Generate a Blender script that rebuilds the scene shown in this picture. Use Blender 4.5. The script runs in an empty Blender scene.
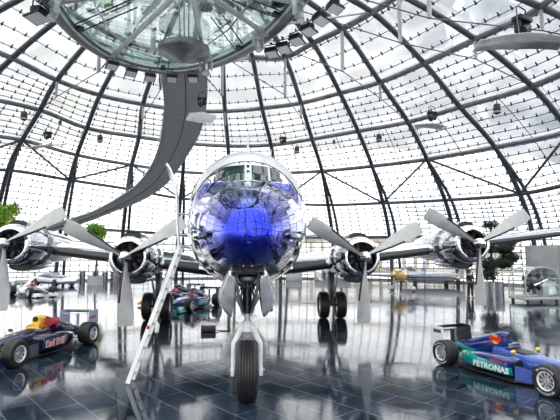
import bpy, bmesh, math, random
from math import sin, cos, pi, radians, sqrt, atan2
from mathutils import Vector, Matrix, Quaternion
random.seed(7)
COL = bpy.context.scene.collection
F, CH = 457.0, 2.73                      # focal length in pixels, eye height
PIT = math.atan(45/F); YAW = math.atan(35/F*cos(PIT))

# ------------------------------------------------------------ camera
cd = bpy.data.cameras.new('camera'); cam = bpy.data.objects.new('camera', cd); COL.objects.link(cam)
cam.location = (0, 0, CH); cam.rotation_euler = (pi/2+PIT, 0, -YAW)
cd.sensor_width = 36; cd.lens = F/560*36; cd.clip_end = 500
bpy.context.scene.camera = cam

# ------------------------------------------------------------ helpers
def sight(px, py):                       # direction of a line of sight (survey helper)
    X = (px-280)/F; u = -(py-210)/F
    Y = cos(PIT)-u*sin(PIT); z = sin(PIT)+u*cos(PIT)
    return Vector((X*cos(YAW)+Y*sin(YAW), -X*sin(YAW)+Y*cos(YAW), z))
def at_y(px, py, y): d = sight(px, py); return Vector((0,0,CH))+d*(y/d.y)
def at_z(px, py, z): d = sight(px, py); return Vector((0,0,CH))+d*((z-CH)/d.z)

MATS = {}
def mat(name, col=(.5,.5,.5), rough=.5, metal=0., **k):
    if name in MATS: return MATS[name]
    m = bpy.data.materials.new(name); m.use_nodes = True
    b = m.node_tree.nodes['Principled BSDF']
    b.inputs['Base Color'].default_value = (*col, 1); b.inputs['Roughness'].default_value = rough
    b.inputs['Metallic'].default_value = metal
    for kk, v in k.items(): b.inputs[kk.replace('_', ' ')].default_value = v
    MATS[name] = m; return m
def nd(m, t, **k):
    n = m.node_tree.nodes.new(t)
    for a, v in k.items(): setattr(n, a, v)
    return n
def lk(m, a, b): m.node_tree.links.new(a, b)
def noisy(m, scale=8, lo=.8, hi=1.15, bump=0., stretch=None, rough=None):
    """break up base colour / roughness / bump with noise in object space"""
    b = m.node_tree.nodes['Principled BSDF']; c = b.inputs['Base Color'].default_value[:]
    tc = nd(m, 'ShaderNodeTexCoord'); mp = nd(m, 'ShaderNodeMapping'); n = nd(m, 'ShaderNodeTexNoise')
    n.inputs['Scale'].default_value = scale; n.inputs['Detail'].default_value = 5
    if stretch: mp.inputs['Scale'].default_value = stretch
    lk(m, tc.outputs['Object'], mp.inputs[0]); lk(m, mp.outputs[0], n.inputs['Vector'])
    r = nd(m, 'ShaderNodeMapRange'); r.inputs[1].default_value = .3; r.inputs[2].default_value = .7
    r.inputs[3].default_value = lo; r.inputs[4].default_value = hi; lk(m, n.outputs[0], r.inputs[0])
    v = nd(m, 'ShaderNodeVectorMath', operation='SCALE'); v.inputs[0].default_value = c[:3]
    lk(m, r.outputs[0], v.inputs['Scale']); lk(m, v.outputs[0], b.inputs['Base Color'])
    if bump:
        bp = nd(m, 'ShaderNodeBump'); bp.inputs['Strength'].default_value = bump; bp.inputs['Distance'].default_value = .02
        lk(m, n.outputs[0], bp.inputs['Height']); lk(m, bp.outputs[0], b.inputs['Normal'])
    if rough:
        q = nd(m, 'ShaderNodeMapRange'); q.inputs[1].default_value = .3; q.inputs[2].default_value = .7
        q.inputs[3].default_value = rough[0]; q.inputs[4].default_value = rough[1]
        lk(m, n.outputs[0], q.inputs[0]); lk(m, q.outputs[0], b.inputs['Roughness'])
    return m

class MB:
    def __init__(s): s.v = []; s.f = []; s.mi = []; s.cur = 0
    def add(s, vs, fs):
        o = len(s.v); s.v += [Vector(p) for p in vs]; s.f += [tuple(i+o for i in q) for q in fs]; s.mi += [s.cur]*len(fs); return s
    def box(s, c, size, rz=0, rx=0, ry=0, bev=0):
        c = Vector(c); h = [q/2 for q in size]
        R = Matrix.Rotation(rz, 3, 'Z') @ Matrix.Rotation(ry, 3, 'Y') @ Matrix.Rotation(rx, 3, 'X')
        if bev:
            bm = bmesh.new(); bmesh.ops.create_cube(bm, size=1)
            for v in bm.verts: v.co = Vector((v.co.x*size[0], v.co.y*size[1], v.co.z*size[2]))
            bmesh.ops.bevel(bm, geom=bm.edges[:], offset=bev, segments=2, affect='EDGES', profile=.5)
            bm.verts.index_update(); s.add([c+R@v.co for v in bm.verts], [[v.index for v in f.verts] for f in bm.faces]); bm.free(); return s
        vs = [c+R@Vector((x*h[0], y*h[1], z*h[2])) for x in (-1,1) for y in (-1,1) for z in (-1,1)]
        return s.add(vs, [(0,1,3,2),(4,6,7,5),(0,4,5,1),(2,3,7,6),(0,2,6,4),(1,5,7,3)])
    def rings(s, R, cap=True, closed=False, wrap=True):
        n = len(R[0]); vs = [p for r in R for p in r]; fs = []
        m = len(R)
        for i in range(m if closed else m-1):
            for j in range(n if wrap else n-1):
                a = i*n+j; b = i*n+(j+1) % n; i2 = (i+1) % m
                fs.append((a, b, i2*n+(j+1) % n, i2*n+j))
        if cap and not closed and wrap: fs += [tuple(range(n))[::-1], tuple((m-1)*n+j for j in range(n))]
        return s.add(vs, fs)
    def tube(s, pts, r, n=8, cap=True):
        pts = [Vector(p) for p in pts]; rr = r if isinstance(r, (list, tuple)) else [r]*len(pts)
        R = []; up = None
        for i, p in enumerate(pts):
            t = (pts[min(i+1, len(pts)-1)]-pts[max(i-1, 0)]).normalized()
            if up is None: up = Vector((0,0,1)) if abs(t.z) < .9 else Vector((1,0,0))
            x = t.cross(up).normalized(); up = x.cross(t).normalized()
            R.append([p+x*cos(2*pi*k/n)*rr[i]+up*sin(2*pi*k/n)*rr[i] for k in range(n)])
        return s.rings(R, cap)
    def lathe(s, prof, c=(0,0,0), axis=(0,0,1), n=24, closed=False, arc=None):
        """prof: (radius, along-axis)"""
        a = Vector(axis).normalized(); c = Vector(c)
        u = a.cross(Vector((0,0,1)) if abs(a.z) < .9 else Vector((1,0,0))).normalized(); w = a.cross(u)
        R = [[c+a*h+(u*cos(2*pi*k/n)+w*sin(2*pi*k/n))*max(r, 1e-4) for k in range(n)] for r, h in prof]
        return s.rings(R, cap=not closed, closed=closed)
    def ball(s, c, r, n=12, sc=(1,1,1)):
        c = Vector(c); R = []
        for i in range(n//2+1):
            t = pi*i/(n//2); R.append([c+Vector((sc[0]*r*max(sin(t),1e-3)*cos(2*pi*k/n), sc[1]*r*max(sin(t),1e-3)*sin(2*pi*k/n), sc[2]*r*cos(t))) for k in range(n)])
        return s.rings(R, cap=False)
    def grid(s, fn, nu, nv):
        vs = [fn(i/nu, j/nv) for i in range(nu+1) for j in range(nv+1)]
        return s.add(vs, [(i*(nv+1)+j, (i+1)*(nv+1)+j, (i+1)*(nv+1)+j+1, i*(nv+1)+j+1) for i in range(nu) for j in range(nv)])
    def slab(s, poly, n, th):
        """polygon (3D points) extruded by th along n"""
        n = Vector(n).normalized()*th; k = len(poly); P = [Vector(p) for p in poly]
        return s.add(P+[p+n for p in P], [tuple(range(k))[::-1], tuple(range(k, 2*k))]+[(i, (i+1) % k, k+(i+1) % k, k+i) for i in range(k)])
    def build(s, name, m, parent=None, off=None, smooth=True, kind=None, label=None, ang=40, xf=None):
        me = bpy.data.meshes.new(name); o_ = Vector(off) if off is not None else Vector((0,0,0))
        vs = s.v if xf is None else [xf @ p for p in s.v]
        me.from_pydata([tuple(p-o_) for p in vs], [], s.f)
        ms = m if isinstance(m, list) else [m]
        for q in ms: me.materials.append(q)
        if len(ms) > 1: me.polygons.foreach_set('material_index', s.mi)
        bm = bmesh.new(); bm.from_mesh(me); bmesh.ops.recalc_face_normals(bm, faces=bm.faces)
        bm.to_mesh(me); bm.free()
        if smooth:
            me.shade_smooth()
            try: me.set_sharp_from_angle(angle=radians(ang))
            except Exception: pass
        ob = bpy.data.objects.new(name, me); COL.objects.link(ob)
        if parent: ob.parent = parent
        elif off is not None: ob.location = off
        if kind: ob['kind'] = kind
        if label: ob['label'] = label
        return ob
def thing(name, label, cat, loc=(0,0,0), rz=0, group=None):
    o = bpy.data.objects.new(name, None); COL.objects.link(o); o.location = loc; o.rotation_euler = (0,0,rz)
    o.empty_display_size = .2; return tag(o, label, cat, group)
def tag(o, label, cat, group=None):
    o['label'] = label; o['category'] = cat
    if group: o['group'] = group
    return o
def copy_tree(o, parent=None):
    c = o.copy(); COL.objects.link(c)
    if parent: c.parent = parent
    for ch in list(o.children): copy_tree(ch, c)
    return c
def place_copy(o, loc, rz=None, label=None, scale=None):
    c = copy_tree(o); c.location = loc
    if rz is not None: c.rotation_euler = (0,0,rz)
    if label: c['label'] = label
    if scale: c.scale = (scale,)*3
    return c
def catmull(P, seg=6, closed=False):
    P = [Vector(p) for p in P]; n = len(P); out = []
    rng = range(n) if closed else range(n-1)
    for i in rng:
        g = (lambda k: P[k % n]) if closed else (lambda k: P[max(0, min(n-1, k))])
        a, b, c, d = g(i-1), g(i), g(i+1), g(i+2)
        for k in range(seg):
            t = k/seg
            out.append(.5*((2*b)+(c-a)*t+(2*a-5*b+4*c-d)*t*t+(3*b-a-3*c+d)*t**3))
    if not closed: out.append(P[-1].copy())
    return out
def lerp_tab(T, y):
    if y <= T[0][0]: return T[0][1:]
    for (a, b) in zip(T, T[1:]):
        if y <= b[0]:
            t = (y-a[0])/(b[0]-a[0]); return [p+(q-p)*t for p, q in zip(a[1:], b[1:])]
    return T[-1][1:]
def text_mb(body, size, m4, depth=.004, font_w=1.0, bold=0.):
    """lettering as mesh; m4 places the text plane (x right, y up)"""
    cu = bpy.data.curves.new('t', 'FONT'); cu.body = body; cu.size = size; cu.extrude = depth; cu.offset = bold
    cu.align_x = 'CENTER'; cu.align_y = 'CENTER'; cu.resolution_u = 2
    ob = bpy.data.objects.new('t', cu); COL.objects.link(ob)
    dg = bpy.context.evaluated_depsgraph_get(); me = bpy.data.meshes.new_from_object(ob.evaluated_get(dg))
    b = MB(); b.add([m4 @ Vector((v.co.x*font_w, v.co.y, v.co.z)) for v in me.vertices], [tuple(p.vertices) for p in me.polygons])
    bpy.data.objects.remove(ob); bpy.data.meshes.remove(me); bpy.data.curves.remove(cu); return b
def basis(o, x, y):
    x = Vector(x).normalized(); y = Vector(y); y = (y-x*y.dot(x)).normalized(); z = x.cross(y); o = Vector(o)
    return Matrix(((x.x,y.x,z.x,o.x),(x.y,y.y,z.y,o.y),(x.z,y.z,z.z,o.z),(0,0,0,1)))

# ------------------------------------------------------------ materials
steel = noisy(mat('painted_steel', (.17,.185,.2), .32, .75), 3, .8, 1.2)
hoop_steel = noisy(mat('hoop_steel', (.27,.28,.29), .32, .6), 1.5, .7, 1.35)
steel_l = noisy(mat('light_steel', (.62,.63,.63), .3, .6), 3, .85, 1.1)
pale = noisy(mat('pale_grey_paint', (.5,.51,.51), .4, .3), 2, .9, 1.08)
white = mat('white_paint', (.82,.82,.82), .35)
black = mat('black_plastic', (.012,.012,.014), .4)
blackm = mat('black_metal', (.03,.03,.035), .35, .6)
rubber = noisy(mat('tyre_rubber', (.012,.012,.013), .5), 30, .7, 1.4)
chrome = mat('polished_chrome', (.85,.86,.88), .07, 1)
grime = noisy(mat('dark_engine_metal', (.08,.08,.085), .35, .8), 20, .5, 1.6)
fabric = noisy(mat('sail_fabric', (.8,.8,.78), .6), 5, .9, 1.05)
fabric_g = noisy(mat('silver_sail_film', (.45,.46,.47), .25, .7), 2, .7, 1.2, bump=.3)
red = mat('red_paint', (.65,.02,.02), .3)
yellow = mat('yellow_paint', (.85,.5,.03), .3)
lens = mat('lamp_glass', (.9,.91,.91), .15, 0)

def alu():
    m = mat('polished_aluminium', (.74,.75,.78), .11, 1)
    b = m.node_tree.nodes['Principled BSDF']
    tc = nd(m, 'ShaderNodeTexCoord'); br = nd(m, 'ShaderNodeTexBrick'); mp = nd(m, 'ShaderNodeMapping')
    mp.inputs['Rotation'].default_value = (0, pi/2, 0)
    lk(m, tc.outputs['Object'], mp.inputs[0]); lk(m, mp.outputs[0], br.inputs['Vector'])
    br.inputs['Scale'].default_value = 1; br.inputs['Brick Width'].default_value = .9; br.inputs['Row Height'].default_value = 1.3
    br.inputs['Mortar Size'].default_value = .008
    br.inputs['Color1'].default_value = (.6,.61,.64,1); br.inputs['Color2'].default_value = (.36,.38,.41,1); br.inputs['Mortar'].default_value = (.2,.2,.22,1)
    lk(m, br.outputs['Color'], b.inputs['Base Color'])
    n = nd(m, 'ShaderNodeTexNoise'); n.inputs['Scale'].default_value = 1.3; n.inputs['Detail'].default_value = 3
    lk(m, tc.outputs['Object'], n.inputs['Vector'])
    bp = nd(m, 'ShaderNodeBump'); bp.inputs['Strength'].default_value = .35; bp.inputs['Distance'].default_value = .06
    lk(m, n.outputs[0], bp.inputs['Height']); lk(m, bp.outputs[0], b.inputs['Normal'])
    return m
alum = alu()

def glass_thin(name, tint=(.95,.97,.97), refl=.08, rough=.03, frost=0.0, frostcol=(.8,.82,.84)):
    m = bpy.data.materials.new(name); m.use_nodes = True; nt = m.node_tree; nt.nodes.clear()
    out = nd(m, 'ShaderNodeOutputMaterial'); t = nd(m, 'ShaderNodeBsdfTransparent'); t.inputs[0].default_value = (*tint, 1)
    g = nd(m, 'ShaderNodeBsdfGlossy'); g.inputs['Roughness'].default_value = rough; g.inputs[0].default_value = (.9,.95,.95,1)
    fr = nd(m, 'ShaderNodeFresnel'); fr.inputs[0].default_value = 1.5
    mx = nd(m, 'ShaderNodeMixShader'); ad = nd(m, 'ShaderNodeMath', operation='MULTIPLY'); ad.inputs[1].default_value = refl/.04
    lk(m, fr.outputs[0], ad.inputs[0]); ad.use_clamp = True
    lk(m, ad.outputs[0], mx.inputs[0]); lk(m, t.outputs[0], mx.inputs[1]); lk(m, g.outputs[0], mx.inputs[2])
    last = mx
    if frost:
        d = nd(m, 'ShaderNodeBsdfTranslucent'); d.inputs[0].default_value = (*frostcol, 1)
        tc = nd(m, 'ShaderNodeTexCoord'); n = nd(m, 'ShaderNodeTexNoise'); n.inputs['Scale'].default_value = .35; n.inputs['Detail'].default_value = 4
        mp = nd(m, 'ShaderNodeMapping'); mp.inputs['Scale'].default_value = (.6,.6,2.5)
        lk(m, tc.outputs['Object'], mp.inputs[0]); lk(m, mp.outputs[0], n.inputs['Vector'])
        r = nd(m, 'ShaderNodeMapRange'); r.inputs[1].default_value = .42; r.inputs[2].default_value = .68; r.inputs[3].default_value = frost*.1; r.inputs[4].default_value = frost
        lk(m, n.outputs[0], r.inputs[0]); m2 = nd(m, 'ShaderNodeMixShader'); lk(m, r.outputs[0], m2.inputs[0])
        lk(m, mx.outputs[0], m2.inputs[1]); lk(m, d.outputs[0], m2.inputs[2]); last = m2
    lk(m, last.outputs[0], out.inputs[0]); return m
dome_glass = glass_thin('dome_glass', (.97,.98,.98), .03, .05, .3)
bar_glass = glass_thin('bar_floor_glass', (.8,.93,.91), .02, .03, .1, (.55,.8,.77))
clear_glass = glass_thin('clear_glass', (.94,.97,.96), .05)

def floor_mat():
    m = mat('slate_tiles', (.02,.027,.036), .1)
    b = m.node_tree.nodes['Principled BSDF']
    tc = nd(m, 'ShaderNodeTexCoord'); mp = nd(m, 'ShaderNodeMapping'); mp.inputs['Rotation'].default_value = (0,0,radians(TILE_ROT))
    br = nd(m, 'ShaderNodeTexBrick'); lk(m, tc.outputs['Object'], mp.inputs[0]); lk(m, mp.outputs[0], br.inputs['Vector'])
    br.inputs['Scale'].default_value = 1; br.inputs['Brick Width'].default_value = 1.2; br.inputs['Row Height'].default_value = .6
    br.inputs['Mortar Size'].default_value = .006; br.inputs['Mortar Smooth'].default_value = .2
    br.inputs['Color1'].default_value = (.007,.013,.022,1); br.inputs['Color2'].default_value = (.022,.034,.052,1); br.inputs['Mortar'].default_value = (.13,.15,.17,1)
    n = nd(m, 'ShaderNodeTexNoise'); n.inputs['Scale'].default_value = 1.2; n.inputs['Detail'].default_value = 8; n.inputs['Roughness'].default_value = .7
    lk(m, mp.outputs[0], n.inputs['Vector'])
    r = nd(m, 'ShaderNodeMapRange'); r.inputs[1].default_value = .3; r.inputs[2].default_value = .7; r.inputs[3].default_value = .5; r.inputs[4].default_value = 1.7
    lk(m, n.outputs[0], r.inputs[0]); v = nd(m, 'ShaderNodeVectorMath', operation='SCALE'); lk(m, br.outputs['Color'], v.inputs[0]); lk(m, r.outputs[0], v.inputs['Scale'])
    lk(m, v.outputs[0], b.inputs['Base Color'])
    r2 = nd(m, 'ShaderNodeMapRange'); r2.inputs[1].default_value = .35; r2.inputs[2].default_value = .7; r2.inputs[3].default_value = .04; r2.inputs[4].default_value = .13
    lk(m, n.outputs[0], r2.inputs[0]); lk(m, r2.outputs[0], b.inputs['Roughness'])
    n2 = nd(m, 'ShaderNodeTexNoise'); n2.inputs['Scale'].default_value = .9; n2.inputs['Detail'].default_value = 1; lk(m, tc.outputs['Object'], n2.inputs['Vector'])
    bp = nd(m, 'ShaderNodeBump'); bp.inputs['Strength'].default_value = .12; bp.inputs['Distance'].default_value = .02
    ad = nd(m, 'ShaderNodeMath', operation='MULTIPLY_ADD'); ad.inputs[1].default_value = -.12
    lk(m, br.outputs['Fac'], ad.inputs[0]); lk(m, n2.outputs[0], ad.inputs[2]); lk(m, ad.outputs[0], bp.inputs['Height']); lk(m, bp.outputs[0], b.inputs['Normal'])
    b.inputs['IOR'].default_value = 1.42
    return m
TILE_ROT = 53

# ------------------------------------------------------------ sky
def world():
    w = bpy.data.worlds.new('sky'); bpy.context.scene.world = w; w.use_nodes = True; nt = w.node_tree; nt.nodes.clear()
    N = lambda t: nt.nodes.new(t); L = nt.links.new
    out = N('ShaderNodeOutputWorld'); bg = N('ShaderNodeBackground'); tc = N('ShaderNodeTexCoord')
    mp = N('ShaderNodeMapping'); mp.inputs['Scale'].default_value = (1,1,2.2); n = N('ShaderNodeTexNoise'); n.inputs['Scale'].default_value = 3.2; n.inputs['Detail'].default_value = 6; n.inputs['Roughness'].default_value = .6
    L(tc.outputs['Generated'], mp.inputs[0]); L(mp.outputs[0], n.inputs['Vector'])
    # clouds are thicker and greyer towards the east (+x)
    sp = N('ShaderNodeSeparateXYZ'); L(tc.outputs['Generated'], sp.inputs[0])
    ma = N('ShaderNodeMapRange'); ma.inputs[1].default_value = -.3; ma.inputs[2].default_value = .6; ma.inputs[3].default_value = -.3; ma.inputs[4].default_value = .05
    L(sp.outputs['X'], ma.inputs[0]); ad = N('ShaderNodeMath'); ad.operation = 'ADD'; L(n.outputs[0], ad.inputs[0]); L(ma.outputs[0], ad.inputs[1])
    cr = N('ShaderNodeValToRGB'); cr.color_ramp.elements[0].position = .4; cr.color_ramp.elements[1].position = .66
    cr.color_ramp.elements[0].color = (1,1,1,1); cr.color_ramp.elements[1].color = (.5,.55,.62,1)
    L(ad.outputs[0], cr.inputs[0]); L(cr.outputs[0], bg.inputs[0]); bg.inputs[1].default_value = SKY
    L(bg.outputs[0], out.inputs[0])
SKY = 3.0
world()
sc = bpy.context.scene; sc.view_settings.view_transform = 'Standard'; sc.view_settings.look = 'None'
sc.view_settings.exposure = 0; sc.view_settings.gamma = 1
# ------------------------------------------------------------ the hangar dome
NODES = [[[-7.05,26.52,19.55],[-6.24,27.55,19.55],[-5.33,28.32,19.55],[-4.21,28.93,19.55],[-3.04,29.29,19.55],[-1.83,29.41,19.55],[-0.63,29.29,19.55],[0.57,28.92,19.55],[1.71,28.29,19.55],[2.74,27.38,19.55],[3.6,26.16,19.55],[4.15,24.73,19.55],[4.32,22.95,19.55],[4.11,21.65,19.55],[3.63,20.41,19.55],[2.9,19.31,19.55],[1.96,18.4,19.55],[0.83,17.7,19.55],[-0.41,17.26,19.55],[-1.72,17.09,19.55],[-3.04,17.21,19.55],[-4.3,17.61,19.55],[-5.44,18.26,19.55],[-6.42,19.15,19.55],[-7.19,20.22,19.55],[-7.71,21.44,19.55],[-7.96,22.73,19.55],[-7.93,24.05,19.55],[-7.62,25.33,19.55]],[[-11.56,29.3,18.52],[-10.19,31.35,18.43],[-8.57,32.95,18.35],[-6.49,34.19,18.31],[-4.26,34.94,18.29],[-1.89,35.16,18.31],[0.46,34.93,18.34],[3.03,34.55,18.27],[4.95,32.49,18.5],[6.7,30.39,18.59],[8.19,28.02,18.59],[9.23,25.79,18.56],[9.76,22.68,18.45],[9.38,20.27,18.45],[8.45,17.96,18.46],[7.06,15.88,18.47],[5.27,14.15,18.48],[3.16,12.85,18.48],[0.83,12.02,18.48],[-1.63,11.71,18.48],[-4.09,11.94,18.48],[-6.45,12.68,18.48],[-8.6,13.91,18.48],[-10.43,15.56,18.48],[-11.88,17.58,18.48],[-12.85,19.85,18.48],[-13.31,22.25,18.5],[-13.23,24.7,18.52],[-12.63,27.07,18.53]],[[-16.43,32.26,16.51],[-14.65,35.52,16.24],[-12.2,38.14,16.05],[-9.07,40.02,15.99],[-5.66,41.25,15.93],[-1.95,41.49,16.0],[1.46,40.86,16.16],[4.9,39.56,16.29],[7.99,37.36,16.5],[10.71,34.81,16.56],[12.92,31.25,16.67],[14.68,27.2,16.59],[16.0,22.58,16.2],[15.24,18.77,16.26],[13.8,15.23,16.3],[11.67,12.08,16.33],[8.94,9.44,16.35],[5.75,7.46,16.35],[2.21,6.21,16.35],[-1.52,5.74,16.35],[-5.26,6.08,16.35],[-8.84,7.2,16.35],[-12.1,9.07,16.35],[-14.89,11.58,16.35],[-17.08,14.64,16.35],[-18.56,18.09,16.35],[-19.24,21.72,16.39],[-19.11,25.42,16.44],[-18.17,28.99,16.48]],[[-19.8,34.33,14.46],[-16.82,37.82,14.54],[-14.17,41.13,14.03],[-10.14,43.51,13.91],[-6.11,44.97,13.77],[-1.79,45.5,13.67],[2.52,44.98,13.73],[6.44,43.37,14.0],[10.39,40.89,14.2],[14.0,37.72,14.2],[16.74,33.72,14.29],[19.2,28.45,14.06],[19.91,22.31,13.99],[19.14,17.72,14.02],[17.4,13.37,14.06],[14.79,9.49,14.1],[11.43,6.25,14.13],[7.5,3.81,14.13],[3.14,2.27,14.13],[-1.45,1.69,14.13],[-6.05,2.1,14.13],[-10.46,3.49,14.13],[-14.48,5.79,14.13],[-17.91,8.89,14.13],[-20.61,12.65,14.13],[-22.43,16.89,14.13],[-23.27,21.36,14.2],[-23.1,25.9,14.27],[-21.93,30.3,14.36]],[[-22.43,35.89,12.24],[-19.02,39.74,12.48],[-15.71,43.28,12.02],[-11.35,46.08,11.7],[-6.54,47.88,11.38],[-1.73,48.38,11.4],[3.09,47.89,11.39],[7.9,46.34,11.41],[12.46,43.72,11.49],[16.58,40.11,11.49],[20.2,35.04,11.47],[22.51,29.52,11.33],[23.07,22.21,11.5],[22.17,16.91,11.59],[20.18,11.93,11.65],[17.21,7.48,11.7],[13.36,3.77,11.73],[8.86,0.98,11.73],[3.86,-0.79,11.73],[-1.39,-1.45,11.73],[-6.67,-0.97,11.73],[-11.72,0.62,11.73],[-16.32,3.25,11.73],[-20.25,6.79,11.73],[-23.34,11.1,11.73],[-25.43,15.97,11.73],[-26.39,21.09,11.81],[-26.21,26.29,11.9],[-24.87,31.31,12.04]],[[-24.74,37.3,9.43],[-20.85,41.37,10.17],[-16.9,45.03,9.93],[-12.15,48.0,9.54],[-7.06,50.14,8.87],[-1.73,50.87,8.62],[3.6,50.44,8.46],[8.97,48.94,8.15],[14.21,46.09,8.09],[18.99,41.98,7.95],[22.98,36.41,7.83],[25.13,30.03,8.32],[25.76,22.04,8.54],[24.76,16.18,8.65],[22.58,10.67,8.71],[19.29,5.74,8.75],[15.03,1.63,8.78],[10.03,-1.47,8.78],[4.49,-3.43,8.78],[-1.34,-4.16,8.78],[-7.2,-3.64,8.78],[-12.81,-1.87,8.78],[-17.91,1.05,8.78],[-22.28,4.99,8.78],[-25.7,9.77,8.78],[-28.03,15.17,8.78],[-29.11,20.87,8.85],[-28.92,26.67,8.95],[-27.45,32.25,9.11]],[[-26.7,38.68,5.35],[-22.73,43.48,5.56],[-18.39,47.22,5.52],[-13.09,50.28,5.34],[-7.53,52.2,5.09],[-1.77,52.88,4.94],[3.98,52.38,4.83],[9.76,50.67,4.72],[15.31,47.62,4.66],[20.32,43.23,4.61],[24.48,37.33,4.6],[27.04,30.44,4.75],[27.8,21.87,4.86],[26.77,15.59,4.92],[24.44,9.66,4.96],[20.92,4.37,4.98],[16.35,-0.06,5.0],[10.96,-3.4,5.0],[4.98,-5.51,5.0],[-1.31,-6.3,5.0],[-7.62,-5.73,5.0],[-13.67,-3.83,5.0],[-19.17,-0.69,5.0],[-23.87,3.56,5.0],[-27.57,8.71,5.0],[-30.07,14.54,5.0],[-31.26,20.72,5.04],[-31.08,27.01,5.1],[-29.54,33.1,5.2]],[[-27.69,39.47,0.0],[-23.68,44.57,0.0],[-19.17,48.38,0.0],[-13.61,51.42,0.0],[-7.81,53.19,0.0],[-1.83,53.78,0.0],[4.1,53.2,0.0],[10.05,51.37,0.0],[15.72,48.23,0.0],[20.82,43.72,0.0],[25.08,37.68,0.0],[27.81,30.58,0.0],[28.66,21.76,0.0],[27.64,15.29,0.0],[25.27,9.19,0.0],[21.65,3.73,0.0],[16.95,-0.82,0.0],[11.38,-4.27,0.0],[5.21,-6.46,0.0],[-1.29,-7.28,0.0],[-7.81,-6.69,0.0],[-14.06,-4.73,0.0],[-19.74,-1.48,0.0],[-24.6,2.91,0.0],[-28.41,8.24,0.0],[-31.0,14.25,0.0],[-32.25,20.68,0.0],[-32.1,27.22,0.0],[-30.56,33.59,0.0]]]
NJ = len(NODES[0])
CEN = Vector((-1.83, 23.25, 0))
ND = [[Vector(p) for p in r] for r in NODES]     # ring -1 .. ring 6, ribs L..A then round behind the viewer
def rad(p): return Vector((p.x-CEN.x, p.y-CEN.y, p.z*1.6)).normalized()

MB().grid(lambda u, v: Vector((-110+220*u, -60+220*v, -.35)), 4, 4).build('outdoor_ground', mat('pale_paving', (.72,.73,.74), .8), kind='structure')
f = MB(); ringf = [Vector((p.x, p.y, 0)) for p in catmull(ND[7], 4, True)]
f.slab([p+(p-CEN).normalized()*1.2-Vector((0,0,.3)) for p in ringf], (0,0,1), .3)
f.build('floor', floor_mat(), kind='structure', smooth=False)
# kerb round the foot of the glazing
kb = MB(); K = catmull([Vector((p.x,p.y,0))+(Vector((p.x,p.y,0))-CEN).normalized()*.5 for p in ND[7]], 4, True)
kb.rings([[p-(p-CEN).normalized()*.12, p-(p-CEN).normalized()*.12+Vector((0,0,.18)), p+(p-CEN).normalized()*.12+Vector((0,0,.18)), p+(p-CEN).normalized()*.12] for p in K], closed=True, cap=False)
kb.build('baseboard_round', white, kind='structure', smooth=False)

tn = [0]
def trim(mb, m, **k):
    tn[0] += 1; return mb.build('trim_%d' % tn[0], m, kind='structure', **k)
for j in range(NJ):                                   # ribs
    pts = catmull([ND[k][j] for k in range(8)], 6)
    trim(MB().tube(pts, .2, 10), steel)
    # splayed outer leg under the third ring
    a = ND[4][j]; nxt = ND[7][(j+1) % NJ]; b = ND[7][j].lerp(nxt, .13)+rad(ND[7][j])*.35
    m_ = ND[5][j].lerp(ND[5][(j+1) % NJ], .07)+rad(a)*.25
    trim(MB().tube(catmull([a, m_, ND[6][j].lerp(ND[6][(j+1) % NJ], .1)+rad(a)*.35, b], 5), .15, 8), steel)
for k, r in zip(range(0, 7), (.2, .22, .2, .19, .17, .15, .13)):      # hoops
    q = catmull(ND[k], 5, True); trim(MB().tube(q+[q[0], q[1]], r, 10, cap=False), hoop_steel if k < 5 else steel)
# zigzag bracing between the third and fourth hoops; F is a top node (index 6)
IDX = {'L':0,'K':1,'J':2,'I':3,'N':4,'H':5,'G':6,'F':7,'E':8,'D':9,'C':10,'B':11,'A':12}
for j in range(NJ-1):
    top = (j % 2 == IDX['F'] % 2)
    a, b = (ND[4][j], ND[5][j+1]) if top else (ND[5][j], ND[4][j+1])
    trim(MB().tube([a, b], .1, 8), steel)
# dome skin: bicubic surface through the nodes, pushed outwards
def skin(j0, k0, u, v, off=.38):
    """point in bay between ribs j0,j0+1 and hoops k0,k0+1"""
    def row(k):
        k = max(0, min(7, k)); g = lambda i: ND[k][i % NJ]
        a, b, c, d = g(j0-1), g(j0), g(j0+1), g(j0+2)
        return .5*((2*b)+(c-a)*u+(2*a-5*b+4*c-d)*u*u+(3*b-a-3*c+d)*u**3)
    a, b, c, d = row(k0-1), row(k0), row(k0+1), row(k0+2)
    p = .5*((2*b)+(c-a)*v+(2*a-5*b+4*c-d)*v*v+(3*b-a-3*c+d)*v**3)
    return p+rad(p)*off
gl = MB()
for k in range(7):
    for j in range(NJ):
        gl.grid(lambda u, v: skin(j, k, u, v), 4, 4)
top = [skin(j, 0, 0, 0) for j in range(NJ)]; ap = Vector((-3, 24, 20.6)); gl.add(top+[ap], [(j, (j+1) % NJ, NJ) for j in range(NJ)])
gl.build('ceiling', dome_glass, kind='structure')
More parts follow.
